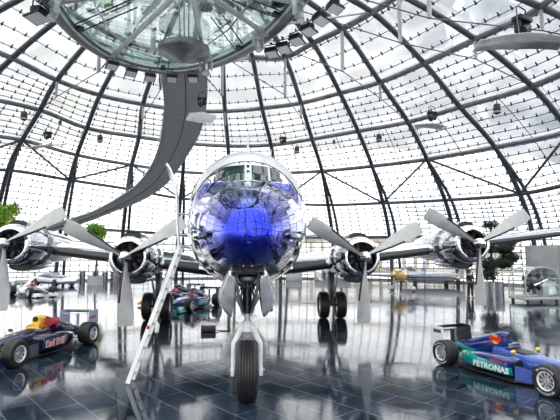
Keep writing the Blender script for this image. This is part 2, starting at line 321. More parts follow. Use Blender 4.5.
# glazing bars, mullions and the little pane clips
bars = MB(); clips = MB(); mull = MB()
ROWS = (2, 4, 6, 6, 6, 8, 10)
front = set(range(0, 14)) | {NJ-1, NJ-2}
for k in range(7):
    n = ROWS[k]
    for i in range(n):
        v = (i+.5)/n
        loop = []
        for j in range(NJ):
            for q in range(4): loop.append(skin(j, k, q/4, v, .34))
        loop += loop[:2]
        bars.tube(loop, .045 if k > 1 else .04, 4, cap=False)
        for j in front:
            w = (ND[min(k+1,7)][(j+1) % NJ]-ND[min(k+1,7)][j % NJ]).length
            m = max(3, round(w/.95))
            for q in range(m):
                p = skin(j % NJ, k, (q+.5)/m, v, .3); t = (skin(j % NJ, k, min(1,(q+.5)/m+.05), v, .3)-p).normalized()
                nn = rad(p); dn = t.cross(nn); dn = dn if dn.z < 0 else -dn
                c = p-nn*.02; a, b_ = .04, .12
                clips.add([c-t*a+dn*.02, c+t*a+dn*.02, c+t*a-dn*.27, c-t*a-dn*.27, c-nn*b_-t*a+dn*.02, c-nn*b_+t*a+dn*.02, c-nn*b_*.6+t*a-dn*.14, c-nn*b_*.6-t*a-dn*.14],
                          [(0,1,2,3),(4,5,6,7),(0,1,5,4),(1,2,6,5),(2,3,7,6),(3,0,4,7)])
    for j in range(NJ) if k > 2 else ():
        mull.tube([skin(j, k, .5, q/4, .3) for q in range(5)], .035 if k > 2 else .02, 4, cap=False)
        for e in (.03, .97): mull.tube([skin(j, k, e, q/4, .34) for q in range(5)], .02, 4, cap=False)
trim(bars, noisy(mat('glazing_bar', (.3,.31,.32), .45, .4), 2, .9, 1.1), smooth=False)
trim(clips, mat('pane_clip', (.07,.07,.075), .4, .5), smooth=False)
trim(mull, mat('mullion', (.2,.21,.22), .4, .5), smooth=False)

# ------------------------------------------------------------ the round glass bar hung under the apex
DC = Vector((-3.54, 21.67, 0)); DA, DB, DT = 6.56, 11.44, .31
def rim(t, z, s=0.):
    x = (DA+s)*cos(t); y = (DB+s)*sin(t); return Vector((DC.x+x*cos(DT)-y*sin(DT), DC.y+x*sin(DT)+y*cos(DT), z))
def loopr(z, s, n=72): q = [rim(2*pi*i/n, z, s) for i in range(n)]; return q+q[:2]
APEX = Vector((-3.45, 28.0, 19.35))
bar = thing('suspended_glass_bar', 'oval glass-floored bar hung under the top of the glass dome', 'bar', (DC.x, DC.y, 16))
B0 = Vector((DC.x, DC.y, 16))
MB().add([rim(2*pi*i/96, 16.2, -.45) for i in range(96)], [tuple(range(96))]).build('glass_floor', bar_glass, bar, B0, smooth=False)
n = 96; pr = [(.02,15.85),(.12,16.1),(.05,16.4),(-.25,16.45),(-.6,16.3),(-.75,16.05),(-.7,15.95),(-.25,15.8)]
b = MB(); b.rings([[rim(2*pi*i/n, z, s) for s, z in pr] for i in range(n)], closed=True, cap=False); b.build('rim_beam', noisy(mat('bar_rim', (.2,.215,.215), .3, .7), 2, .85, 1.15), bar, B0)
MB().tube(loopr(15.82, -.62), .085, 10, cap=False).build('lower_rim_tube', steel_l, bar, B0)
MB().tube(loopr(16.9, .15), .1, 10, cap=False).build('handrail', steel_l, bar, B0)
MB().tube(loopr(15.95, .12), .06, 8, cap=False).build('lamp_rail', steel_l, bar, B0)
b = MB()
for i in range(0, n, 1):
    p, q = rim(2*pi*i/n, 16.4, .0), rim(2*pi*i/n, 17.2, .0)
    if i % 6 == 0: b.tube([p, q], .03, 6)
b.build('railing_post', steel_l, bar, B0)
b = MB(); b.rings([[rim(2*pi*i/n, 16.45, 0), rim(2*pi*i/n, 17.2, .02)] for i in range(n)], closed=True, cap=False, wrap=False); b.build('glass_railing', bar_glass, bar, B0, smooth=False)
# floor joists under and across the glass
HUBP = at_z(190, -18, 15.85)
MB().lathe([(0,-.35),(.5,-.3),(.6,0),(.5,.25),(0,.25)], HUBP, (0,0,1), 24).build('floor_hub', steel_l, bar, B0)
def ray_rim(a):      # rim point in direction a from the hub
    return min((rim(2*pi*i/720, 15.85, -.45) for i in range(720)), key=lambda p: abs(((atan2(p.y-HUBP.y, p.x-HUBP.x)-a+pi) % (2*pi))-pi))
SPA = [atan2(q.y-HUBP.y, q.x-HUBP.x) for q in (at_z(118,51,15.85), at_z(205,62,15.85), at_z(262,31,15.85))]
gap = (SPA[0]-SPA[2])/2
SPA += [SPA[2]-gap*k for k in range(1, 6)]+[SPA[0]+gap*k for k in range(1, 5)]
for a in SPA: MB().tube([HUBP, ray_rim(a)], .15, 12).build('floor_spoke', steel_l, bar, B0)
for a in SPA:        # dark twin joists between the spokes
    a2 = a-gap*.5; q = ray_rim(a2); d = (q-HUBP).normalized(); n_ = Vector((-d.y, d.x, 0)); L_ = (q-HUBP).length
    for e in (-.35, .35): MB().tube([HUBP+d*L_*.45+n_*e+Vector((0,0,.15)), q+n_*e-d*.2+Vector((0,0,.15))], .04, 5).build('floor_joist', blackm, bar, B0)
    MB().box(HUBP+d*(L_-.45)+Vector((0,0,.1)), (.5,.3,.2), rz=atan2(d.y, d.x)).build('joist_bracket', black, bar, B0)
for s in (-2.6,):
    MB().tube(loopr(15.98, s, 16), .05, 6, cap=False).build('floor_hoop', steel_l, bar, B0)
# raking hangers from the rim up to the crown of the dome
for q in [(118,52),(205,60),(262,32),(60,-6),(320,-20),(160,57)]:
    p = at_z(*q, 16.0)
    if q == (160,57): continue
    MB().tube([p+Vector((0,0,.3)), APEX], .09, 12).build('hanger', steel_l, bar, B0)
for t in (3.9, 4.7, 5.5): MB().tube([rim(t, 16.4, -.3), APEX], .09, 12).build('hanger', steel_l, bar, B0)
HB = at_z(184, 52, 15.35)
for dx in (-.25, 0, .25): MB().tube([HB+Vector((dx, .2, .25)), HUBP+Vector((dx-.3, 0, .1))], .045, 6).build('lift_rod', steel_l, bar, B0)
b = MB(); b.lathe([(0,-.7),(.3,-.6),(1.55,-.08),(1.6,.0),(1.6,.22),(1.5,.26),(0,.26)], HB, (0,0,1), 40); b.build('entrance_dish', hoop_steel, bar, B0, ang=25)
MB().box(at_z(153,45,15.9), (.12,.5,.9), rz=.6).build('dish_bracket', steel_l, bar, B0)
MB().tube([APEX-Vector((0,0,.5)), APEX+Vector((0,0,1.0))], [.5,.35], 20).build('crown_node', steel_l, bar, B0)
# tables and stools standing on the glass floor
teal = mat('dark_teal_lacquer', (.02,.06,.06), .3); tealg = mat('sea_green_cushion', (.25,.45,.42), .6)
stool = thing('bar_stool', 'dark round-footed bar stool seen from below through the glass bar floor', 'stool', (0,0,16.22), 0, 'stools on the glass bar floor')
MB().lathe([(0,0),(.3,0),(.3,.03),(.05,.08),(0,.08)], n=24).build('base', teal, stool)
MB().tube([(0,0,.06),(0,0,.62)], .035, 8).build('stem', steel_l, stool)
MB().lathe([(0,.6),(.22,.6),(.25,.66),(.22,.74),(0,.75)], n=24).build('seat', tealg, stool)
tab = thing('bar_table', 'dark pedestal table seen from below through the glass bar floor', 'table', (0,0,16.22), 0, 'tables on the glass bar floor')
MB().lathe([(0,0),(.42,0),(.42,.04),(.06,.12),(0,.12)], n=28).build('base', teal, tab)
MB().tube([(0,0,.1),(0,0,1.02)], .05, 10).build('stem', teal, tab)
MB().lathe([(0,1.0),(.62,1.0),(.62,1.05),(0,1.05)], n=28).build('tabletop', teal, tab)
for i, q in enumerate([(92,11),(217,44),(243,29),(266,14),(218,30),(160,42),(104,24),(128,44)]):
    p = at_z(*q, 16.22); o = stool if i == 0 else copy_tree(stool); o.location = p
for i, q in enumerate([(112,8),(224,22),(250,6),(150,28),(205,8),(278,4)]):
    p = at_z(*q, 16.22); o = tab if i == 0 else copy_tree(tab); o.location = p

# ------------------------------------------------------------ curved catwalk climbing the inside of the dome
def on_shell(px, py, s):
    d = sight(px, py); W = (1/(30.53*s), 1/(30.53*s), 1/(19.96*s)); o = Vector((0,0,CH))-CEN
    o2 = Vector([a*b for a, b in zip(o, W)]); d2 = Vector([a*b for a, b in zip(d, W)])
    A = d2.dot(d2); Bq = o2.dot(d2); C = o2.dot(o2)-1
    return Vector((0,0,CH))+d*((-Bq+sqrt(Bq*Bq-A*C))/A)
WP = [((161,66),(207,66)),((165,105),(206,105)),((161,140),(199,134)),((152,165),(184,160)),((138,184),(166,184)),((117,199),(142,200)),((95,211),(112,212)),((75,218),(86,222)),((55,224),(61,229)),((30,230),(34,237))]
WL = catmull([on_shell(*a, .93) for a, b in WP], 6); WR = catmull([on_shell(*b, .93) for a, b in WP], 6)
cw = thing('catwalk', 'grey curved catwalk sweeping from the bar rim down the left side of the dome', 'walkway', WL[-1])
R = []
for l, r in zip(WL, WR):
    nn = rad(l.lerp(r, .5)); m_ = l.lerp(r, .5)
    R.append([l, m_-nn*.1, r, r+nn*.35, l+nn*.35])
MB().rings(R).build('deck', noisy(mat('catwalk_plate', (.5,.51,.52), .5, .2), 6, .8, 1.15), cw, WL[-1], ang=20)
for W, sgn in ((WL, -1), (WR, 1)):
    MB().tube([p-rad(p)*.02 for p in W], .11 if sgn < 0 else .06, 6).build('edge_tube', steel_l, cw, WL[-1])
    MB().tube([p+rad(p)*.9 for p in W], .03, 6).build('handrail', steel_l, cw, WL[-1])
MB().tube([l.lerp(r, .5)-rad(l)*.11 for l, r in zip(WL, WR)], .03, 5).build('seam', blackm, cw, WL[-1])
b = MB()
for p in WL[::4]+WR[::4]: b.tube([p, p+rad(p)*.9], .02, 5)
b.build('railing_post', steel_l, cw, WL[-1])
# struts under the first two hoops with tie rods from the bar rim out to the third hoop
for r in 'BDFHIKA':
    j = IDX[r]
    s0 = ND[1][j]+Vector((0,0,-3.1)); s1 = ND[2][j]+Vector((0,0,-1.35))
    trim(MB().tube([ND[1][j], s0], .12, 10), steel_l); trim(MB().tube([ND[2][j], s1], .1, 10), steel_l)
    near = min((rim(2*pi*i/120, 16.1, 0) for i in range(120)), key=lambda p: (p-s0).length)
    b = MB().tube([near, s0, s1, ND[3][j]], .035, 6)
    for t in (.45, .6): b.ball(near.lerp(s0, t), .09, 8)
    trim(b, steel)
for r in 'CEGJL':
    j = IDX[r]; near = min((rim(2*pi*i/120, 16.1, 0) for i in range(120)), key=lambda p: (p-ND[1][j]).length)
    trim(MB().tube([near, ND[1][j]], .07, 8), steel_l)

# ------------------------------------------------------------ floodlights round the bar rim
def floodlight(label):
    t = thing('floodlight', label, 'floodlight', (0,0,0), 0, 'floodlights round the bar rim')
    MB().box((0,.12,0), (.62,.36,.2), bev=.03).build('housing', blackm, t)
    MB().box((0,0,-.16), (.66,.62,.05), rx=.25).box((0,.0,-.13), (.6,.56,.06), rx=.25).build('reflector_frame', black, t)
    MB().box((0,-.01,-.196), (.56,.5,.02), rx=.25).build('glass', lens, t)
    MB().tube([(-.36,.1,0),(-.36,.1,.28),(.36,.1,.28),(.36,.1,0)], .025, 6).tube([(0,.1,.28),(0,.1,.42)], .04, 8).build('yoke', blackm, t)
    return t
FL = [((38,12),'large floodlight at the far left of the bar rim, by the frame corner'),((112,63),'leftmost floodlight under the front of the bar rim'),((131,70),'second floodlight from the left under the front of the bar rim'),
 ((150,75),'floodlight beside the left edge of the catwalk top'),((172,76),'floodlight in front of the catwalk top, left one of two'),((193,76),'floodlight in front of the catwalk top, right one of two'),
 ((272,50),'lowest floodlight of the close row on the right of the bar rim'),((284,45),'second lowest floodlight of the close row on the right of the bar rim'),((297,37),'third lowest floodlight of the close row on the right of the bar rim'),
 ((309,27),'fourth floodlight up the close row on the right of the bar rim'),((321,16),'fifth floodlight up the close row on the right of the bar rim'),((335,4),'topmost floodlight of the close row on the right of the bar rim')]
fl0 = None
for i, (q, lab) in enumerate(FL):
    p = at_z(q[0], q[1]+1, 15.35)
    if fl0 is None: fl0 = floodlight(lab); o = fl0
    else: o = copy_tree(fl0); o['label'] = lab
    o.location = p; d = p-DC; o.rotation_euler = (0, 0, atan2(d.y, d.x)+pi/2+(.3 if i > 5 else 0)); s = 1.6 if i == 0 else (1.22 if i > 5 else 1.15); o.scale = (s, s, s)

# moving-head projectors on the rim: pale yoke lamps
def moving_head(label, m):
    t = thing('moving_head_lamp', label, 'stage lamp', (0,0,0), 0, 'moving head lamps')
    MB().box((0,0,.0), (.5,.4,.22), bev=.03).build('base', m, t)
    MB().box((-.26,0,-.35), (.08,.22,.55), bev=.02).box((.26,0,-.35), (.08,.22,.55), bev=.02).box((0,0,-.1), (.55,.2,.06)).build('yoke', m, t)
    h = MB().lathe([(0,.3),(.14,.3),(.17,.1),(.17,-.25),(.2,-.32),(.16,-.34),(0,-.34)], (0,0,-.5), (0,.35,.94), 18).build('lamp_head', m, t)
    MB().lathe([(0,-.345),(.15,-.345),(.15,-.36),(0,-.36)], (0,0,-.5), (0,.35,.94), 18).build('lens', lens, h)
    return t
p = at_z(206,57,15.7); mh = moving_head('pale moving head lamp on the bar rim right of the entrance dish', steel_l); mh.location = p; mh.scale = (1.45,)*3
place_copy(mh, at_z(258,35,15.7), .6, 'pale moving head lamp on the right part of the bar rim', 1.2)
place_copy(mh, at_z(298,3,15.7), .9, 'pale moving head lamp high on the right bar rim, near the frame top', 1.2)
place_copy(mh, at_z(55,2,15.7), -.9, 'pale moving head lamp on the left bar rim, near the frame top', 1.2)

# can lights and winged lamps hung under the dome
def can(label, p):
    t = thing('can_light', label, 'lamp', p, 0, 'can lights hung from the hoops')
    MB().tube([(0,0,.62),(0,0,.3)], .03, 6).box((0,0,.3), (.34,.3,.08)).build('bracket', blackm, t)
    h = MB().lathe([(0,.28),(.2,.26),(.24,.2),(.25,-.1),(.2,-.3),(.1,-.38),(0,-.4)], n=18).build('housing', grime, t)
    MB().lathe([(0,-.18),(.27,-.18),(.28,-.23),(.27,-.28),(0,-.28)], n=18).build('ring', steel_l, t)
    return t
c0 = None
for q, z, lab in [((24,116),13.6,'can light below the second hoop on the far left'),((100,139),13.1,'can light below the second hoop left of the catwalk'),((297,150),13.0,'can light just above the right shoulder of the airliner nose'),
  ((379,138),13.1,'can light below the hoop over the inner right propeller'),((497,109),12.9,'can light below the hoop at the upper right'),((60,123),13.6,'small can light between the two on the left'),((334,142),13.3,'small round can light right of the nose')]:
    p = at_z(*q, z)
    if c0 is None: c0 = can(lab, p); o = c0
    else: o = place_copy(c0, p, None, lab)
    if 'small' in lab: o.scale = (.55,)*3
def winged(label, p, rz, poly, m, s=1., dark=True):
    """a lamp with a curved fabric sail that reflects its light"""
    t = thing('sail_reflector', label, 'reflector', p, rz, 'sail reflectors under the dome')
    w, d = poly
    def fn(u, v, k=0):
        x = (u-.5)*w+.25*(v-.5); y = (v-.5)*d*(1-.3*abs(u-.5)*2); return Vector((x, y, .045*w*(1-(2*u-1)**2)+.1*sin(v*pi)-k))
    b = MB(); R = []
    for i in range(17):
        u = i/16; R.append([fn(u, v/8) for v in range(9)]+[fn(u, v/8, .03) for v in range(8, -1, -1)])
    b.rings(R).build('sail', m, t)
    for e in (0, 1): MB().tube([fn(e,0), fn(e,1)], .03, 6).build('batten', steel_l, t)
    MB().tube([fn(.5,.5), fn(.5,.5)+Vector((0,0,2.2))], .012, 4).build('cable', steel_l, t)
    t.scale = (s, s, s); return t
winged('white cloth sail reflector at the right edge of the catwalk', at_z(201,118,13.2), .1, (2.0,1.1), fabric).rotation_euler = (1.15,.06,.1)
winged('pale translucent sail reflector left of the catwalk, under the second hoop', at_z(47,147,11.0), -.15, (2.7,1.6), fabric_g).rotation_euler = (.2,-.1,-.1)
winged('large silver sail reflector near the top right corner', at_z(521,45,11.5), .1, (4.0,1.5), fabric_g).rotation_euler = (-.02,-.08,.05)
winged('small pale sail reflector between the hoops right of centre', at_z(430,127,12.2), -.1, (2.4,1.7), fabric).rotation_euler = (.1,0,.2)
winged('faint pale sail reflector just above the airliner windshield', at_z(290,157,11.4), .1, (2.8,1.6), fabric).rotation_euler = (.2,0,0)
def spot(label, p, s, rz=0):
    t = thing('spot_projector', label, 'lamp', p, rz, 'black spot projectors on the hoops'); t.scale = (s,)*3
    MB().box((0,0,.0), (.75,.4,.2), bev=.03).build('ballast_box', black, t)
    MB().box((-.3,0,-.3), (.06,.25,.5)).box((.3,0,-.3), (.06,.25,.5)).box((0,0,-.08), (.62,.2,.06)).build('yoke', black, t)
    MB().lathe([(0,.3),(.18,.3),(.22,-.25),(0,-.25)], (0,-.05,-.42), (.8,.1,.5), 16).build('lamp_head', blackm, t)
    MB().tube([(-.3,0,.1),(-.25,.05,.5),(0,.1,.62),(.3,.05,.5),(.3,0,.1)], .03, 6).build('safety_loop', black, t)
    return t
spot('black spot projector above the large silver sail near the top right corner', at_z(522,20,14.2), 1.25, .4)
spot('black spot projector above the small pale sail right of centre', at_z(432,113,13.0), .9, .2)
spot('black spot projector left of the catwalk above the pale sail', at_z(48,133,12.3), .8, -.2)
spot('black spot projector on the catwalk beside the white cloth sail', at_z(202,99,14.3), .9, 0)
spot('black spot projector on the hoop just above the airliner roof', at_z(283,138,12.8), .8, .1)
for q, z in (((24,116),14.1),):
    pass
# ------------------------------------------------------------ the airliner (nose towards the viewer, axis along +Y)
PX = .05
PL = Vector((PX, 19.7, 0))
plane = thing('airliner', 'polished aluminium four-engined propeller airliner with a blue nose standing in the centre', 'airplane', PL)
FT = [ # y, top, bottom, half width, height of widest point
(6.9,3.1,3.1,.0,3.1),(6.915,3.25,2.95,.155,3.1),(6.95,3.34,2.86,.25,3.1),(7.03,3.44,2.76,.35,3.1),(7.15,3.53,2.68,.43,3.1),(7.4,3.67,2.55,.56,3.12),(7.8,3.84,2.4,.73,3.15),(8.3,4.0,2.26,.9,3.19),
(8.9,4.16,2.16,1.06,3.25),(9.15,4.24,2.12,1.12,3.28),(9.35,4.42,2.1,1.165,3.31),(9.6,4.7,2.08,1.21,3.35),(10.0,4.95,2.05,1.29,3.4),(10.5,5.12,2.02,1.37,3.47),(11.3,5.25,1.99,1.46,3.55),(12.3,5.31,1.97,1.53,3.6),(14,5.32,1.96,1.57,3.63),
(30,5.32,1.96,1.57,3.63),(33,5.28,2.3,1.4,3.8),(36,5.15,3.1,.95,4.15),(39,4.9,4.3,.25,4.6),(39.4,4.7,4.55,.03,4.65)]
def fus(y, t, off=0.):
    """t: angle from belly"""
    top, bot, hw, zw = lerp_tab(FT, y); c, s = cos(t), sin(t)
    if c < 0: z = zw+(top-zw+off)*abs(c)**.96
    else: z = zw-(zw-bot+off)*abs(c)**.96
    return Vector((PX+(hw+off)*math.copysign(abs(s)**.94, s), y, z))
def front_y(x, z):
    lo, hi = 6.9, 14.
    for _ in range(26):
        y = (lo+hi)/2; top, bot, hw, zw = lerp_tab(FT, y); h = (top-zw) if z > zw else (zw-bot)
        ins = h > 0 and hw > 0 and (abs(x)/hw)**2+(abs(z-zw)/h)**2 < 1
        if ins: hi = y
        else: lo = y
    return hi
def ystations(a, b, n): return [a+(b-a)*i/n for i in range(n+1)]
NT = 96
def shell(ys): return [[fus(y, 2*pi*i/NT) for i in range(NT)] for y in ys]
ny = [6.9+3.3*(i/56)**1.7 for i in range(57)]
def nose_paint():
    m = mat('blue_nose_paint', (.02,.05,.6), .05, 1)
    b = m.node_tree.nodes['Principled BSDF']; b.inputs['Coat Weight'].default_value = 1; b.inputs['Coat IOR'].default_value = 1.5; b.inputs['Coat Roughness'].default_value = .02
    ge = nd(m, 'ShaderNodeTexCoord'); sp = nd(m, 'ShaderNodeSeparateXYZ'); lk(m, ge.outputs['Object'], sp.inputs[0])
    # object space: y - 19.7, z ; painted area y < f(z)
    zz = nd(m, 'ShaderNodeMapRange'); zz.inputs[1].default_value = 2.55; zz.inputs[2].default_value = 3.45; zz.inputs[3].default_value = 7.35-19.7; zz.inputs[4].default_value = 9.55-19.7
    lk(m, sp.outputs['Z'], zz.inputs[0])
    lt = nd(m, 'ShaderNodeMath', operation='SUBTRACT'); lk(m, zz.outputs[0], lt.inputs[0]); lk(m, sp.outputs['Y'], lt.inputs[1])
    g1 = nd(m, 'ShaderNodeMath', operation='MULTIPLY'); g1.inputs[1].default_value = 60; g1.use_clamp = True; lk(m, lt.outputs[0], g1.inputs[0])
    # upper limit under the windshield
    up = nd(m, 'ShaderNodeMath', operation='SUBTRACT'); up.inputs[0].default_value = 4.22; lk(m, sp.outputs['Z'], up.inputs[1])
    g2 = nd(m, 'ShaderNodeMath', operation='MULTIPLY'); g2.inputs[1].default_value = 60; g2.use_clamp = True; lk(m, up.outputs[0], g2.inputs[0])
    an = nd(m, 'ShaderNodeMath', operation='MULTIPLY'); lk(m, g1.outputs[0], an.inputs[0]); lk(m, g2.outputs[0], an.inputs[1])
    mx = nd(m, 'ShaderNodeMix', data_type='RGBA'); mx.inputs[6].default_value = (.76,.77,.8,1); mx.inputs[7].default_value = (.003,.022,.55,1)
    lk(m, an.outputs[0], mx.inputs[0]); lk(m, mx.outputs[2], b.inputs['Base Color']); lk(m, an.outputs[0], b.inputs['Coat Weight'])
    n = nd(m, 'ShaderNodeTexNoise'); n.inputs['Scale'].default_value = 1.1; n.inputs['Detail'].default_value = 2; lk(m, ge.outputs['Object'], n.inputs['Vector'])
    bp = nd(m, 'ShaderNodeBump'); bp.inputs['Strength'].default_value = .3; bp.inputs['Distance'].default_value = .08
    lk(m, n.outputs[0], bp.inputs['Height']); lk(m, bp.outputs[0], b.inputs['Normal'])
    return m
nb = MB().rings(shell(ny))
nb.f = [q for q in nb.f if len(q) > 4 or not (lambda c: abs(c.x-PX) < .25 and c.z < 2.75 and 7.42 < c.y < 9.9)(sum((nb.v[i] for i in q), Vector())/4)]; nb.mi = [0]*len(nb.f)
nb.build('nose', nose_paint(), plane, PL, ang=50, label='nose painted glossy blue up to the windshield, bare metal behind')
whitealu = noisy(mat('pale_crown_paint', (.7,.72,.73), .22, .35), 2, .85, 1.1)
ys = ystations(ny[-1], 14, 12)+ystations(14, 30, 16)[1:]+ystations(30, 39.4, 20)[1:]
MB().rings(shell(ys)).build('fuselage', alum, plane, PL, ang=50)
# pale crown skin over the cockpit
b = MB()
def crown(u, v):
    y = 9.62+2.9*v; t = pi+(u-.5)*2*radians(62); return fus(y, t, .012)
b.grid(crown, 28, 24).build('cockpit_roof', whitealu, plane, PL)
# windshield: two big front panes and a narrow side window each side
pane = mat('dark_window_glass', (.02,.035,.035), .03, 0, IOR=1.7)
framep = mat('window_frame_metal', (.55,.56,.58), .3, .5)
def front_patch(name, corners, m, off, lab=None):
    (x0,z0),(x1,z1),(x2,z2),(x3,z3) = corners
    def fn(u, v):
        xa, za = x0+(x1-x0)*u, z0+(z1-z0)*u; xb, zb = x3+(x2-x3)*u, z3+(z2-z3)*u
        x, z = xa+(xb-xa)*v, za+(zb-za)*v; return Vector((PX+x, front_y(x, z)-off, z))
    return MB().grid(fn, 16, 12).build(name, m, plane, PL, label=lab)
for s in (-1, 1):
    front_patch('windshield_frame', [(s*.03,4.19),(s*.8,4.17),(s*.73,4.62),(s*.03,4.66)], framep, .012)
    front_patch('windshield_pane', [(s*.075,4.235),(s*.72,4.225),(s*.665,4.57),(s*.075,4.615)], pane, .024)
    front_patch('windshield_bar', [(s*.42,4.235),(s*.46,4.235),(s*.45,4.6),(s*.41,4.6)], framep, .032) if s > 0 else None
    for k, (ya, yb, ta, tb) in enumerate([(9.75,10.15,55,70),(10.25,10.85,52,72)]):
        def sw(u, v, e=0.): y = ya+(yb-ya)*u; t = pi-s*radians(ta+(tb-ta)*v+ (8*(1-u) if k == 0 else 0)); return fus(y, t, .02)
        MB().grid(sw, 8, 6).build('side_window', pane, plane, PL)
for s in (-1, 1):
    for k in range(16):
        y = 13.2+k*1.0
        def cwn(u, v): return fus(y+.36*u, pi-s*radians(72+10*v), .012)
        MB().grid(cwn, 3, 3).build('cabin_window', pane, plane, PL)
MB().tube([(PX,10.6,5.1),(PX,10.55,5.6)], [.035,.012], 8).tube([(PX-.12,10.57,5.42),(PX+.12,10.57,5.42)], .01, 5).build('antenna', steel_l, plane, PL)
MB().tube([(PX+.55,11.0,5.0),(PX+.57,10.98,5.3)], [.02,.01], 6).build('antenna', steel_l, plane, PL)
# blue glare strip under the windshield
for s in (-1, 1):
    b = MB(); b.grid(lambda u, v: (lambda x, z: Vector((PX+x, front_y(x, z)-.014, z)))(s*(.02+.94*u), 4.20-.035*v-.03*u), 20, 2)
    b.build('glare_strip', mat('dark_blue_paint', (.01,.015,.16), .25), plane, PL)

# wings
def wing_st(x):
    a = abs(x); t = (a-1.2)/16.7
    return 16.7+1.0*t, 5.6-3.5*t, 2.2+.1228*(a-1.5), .16-.06*t       # leading edge y, chord, z, thickness ratio
def foil(x, n=20, lo=0, hi=1, off=0.):
    le, ch, z, th = wing_st(x); P = []
    for i in range(2*n):
        if i <= n: c = .5*(1+cos(pi*i/n)); sg = 1
        else: c = .5*(1-cos(pi*(i-n)/n)); sg = -1
        h = 5*th*(.2969*sqrt(c)-.126*c-.3516*c*c+.2843*c**3-.1015*c**4)
        P.append(Vector((PX+x, le+c*ch-off*(1-c), z+sg*(h*ch*(1 if sg > 0 else .75)+off)+.02*ch*(1-(2*c-1)**2))))
    return P
deice = mat('black_deicing_rubber', (.03,.032,.036), .3)
for s in (-1, 1):
    xs = [s*q for q in (.6,1.2,2.2,3.76,5.5,7.75,10,12,14,16,17.2,17.7,17.9)]
    R = [foil(x) for x in xs]
    tip = R[-1]; c = sum(tip, Vector())/len(tip); R[-1] = [c+(p-c)*.35 for p in tip]
    w = MB().rings(R).build('wing', alum, plane, PL, ang=35)
    for x0, x1 in ((1.7,2.95),(4.6,7.0),(8.6,17.2)):
        b = MB(); R = []
        for i in range(9):
            x = s*(x0+(x1-x0)*i/8); P = foil(x, 20, off=.012); R.append(P[18:24])
        b.rings(R, wrap=False, cap=False).build('deicing_boot', deice, w, PL)
# tail
for s in (-1, 1):
    R = [[Vector((PX+s*x, y0+c*ch, 3.95+.06*x+.06*ch*sg*sin(pi*min(1, c*1.3)**.7)*(.5 if c > .95 else 1))) for c, sg in ((0,0),(.1,1),(.35,1),(.7,1),(1,0),(.7,-1),(.35,-1),(.1,-1))] for x, y0, ch in ((.3,34.6,2.9),(3,35.1,2.4),(6,35.7,1.6),(6.6,36,1.0))]
    MB().rings(R).build('tailplane', alum, plane, PL)
R = [[Vector((PX+.06*ch*sg*sin(pi*min(1, c*1.3)**.7), y0+c*ch, z)) for c, sg in ((0,0),(.1,1),(.35,1),(.7,1),(1,0),(.7,-1),(.35,-1),(.1,-1))] for z, y0, ch in ((4.8,33.2,5.4),(6.5,35,3.6),(8,36,2.4),(8.7,36.5,1.4))]
MB().rings(R).build('fin', alum, plane, PL)

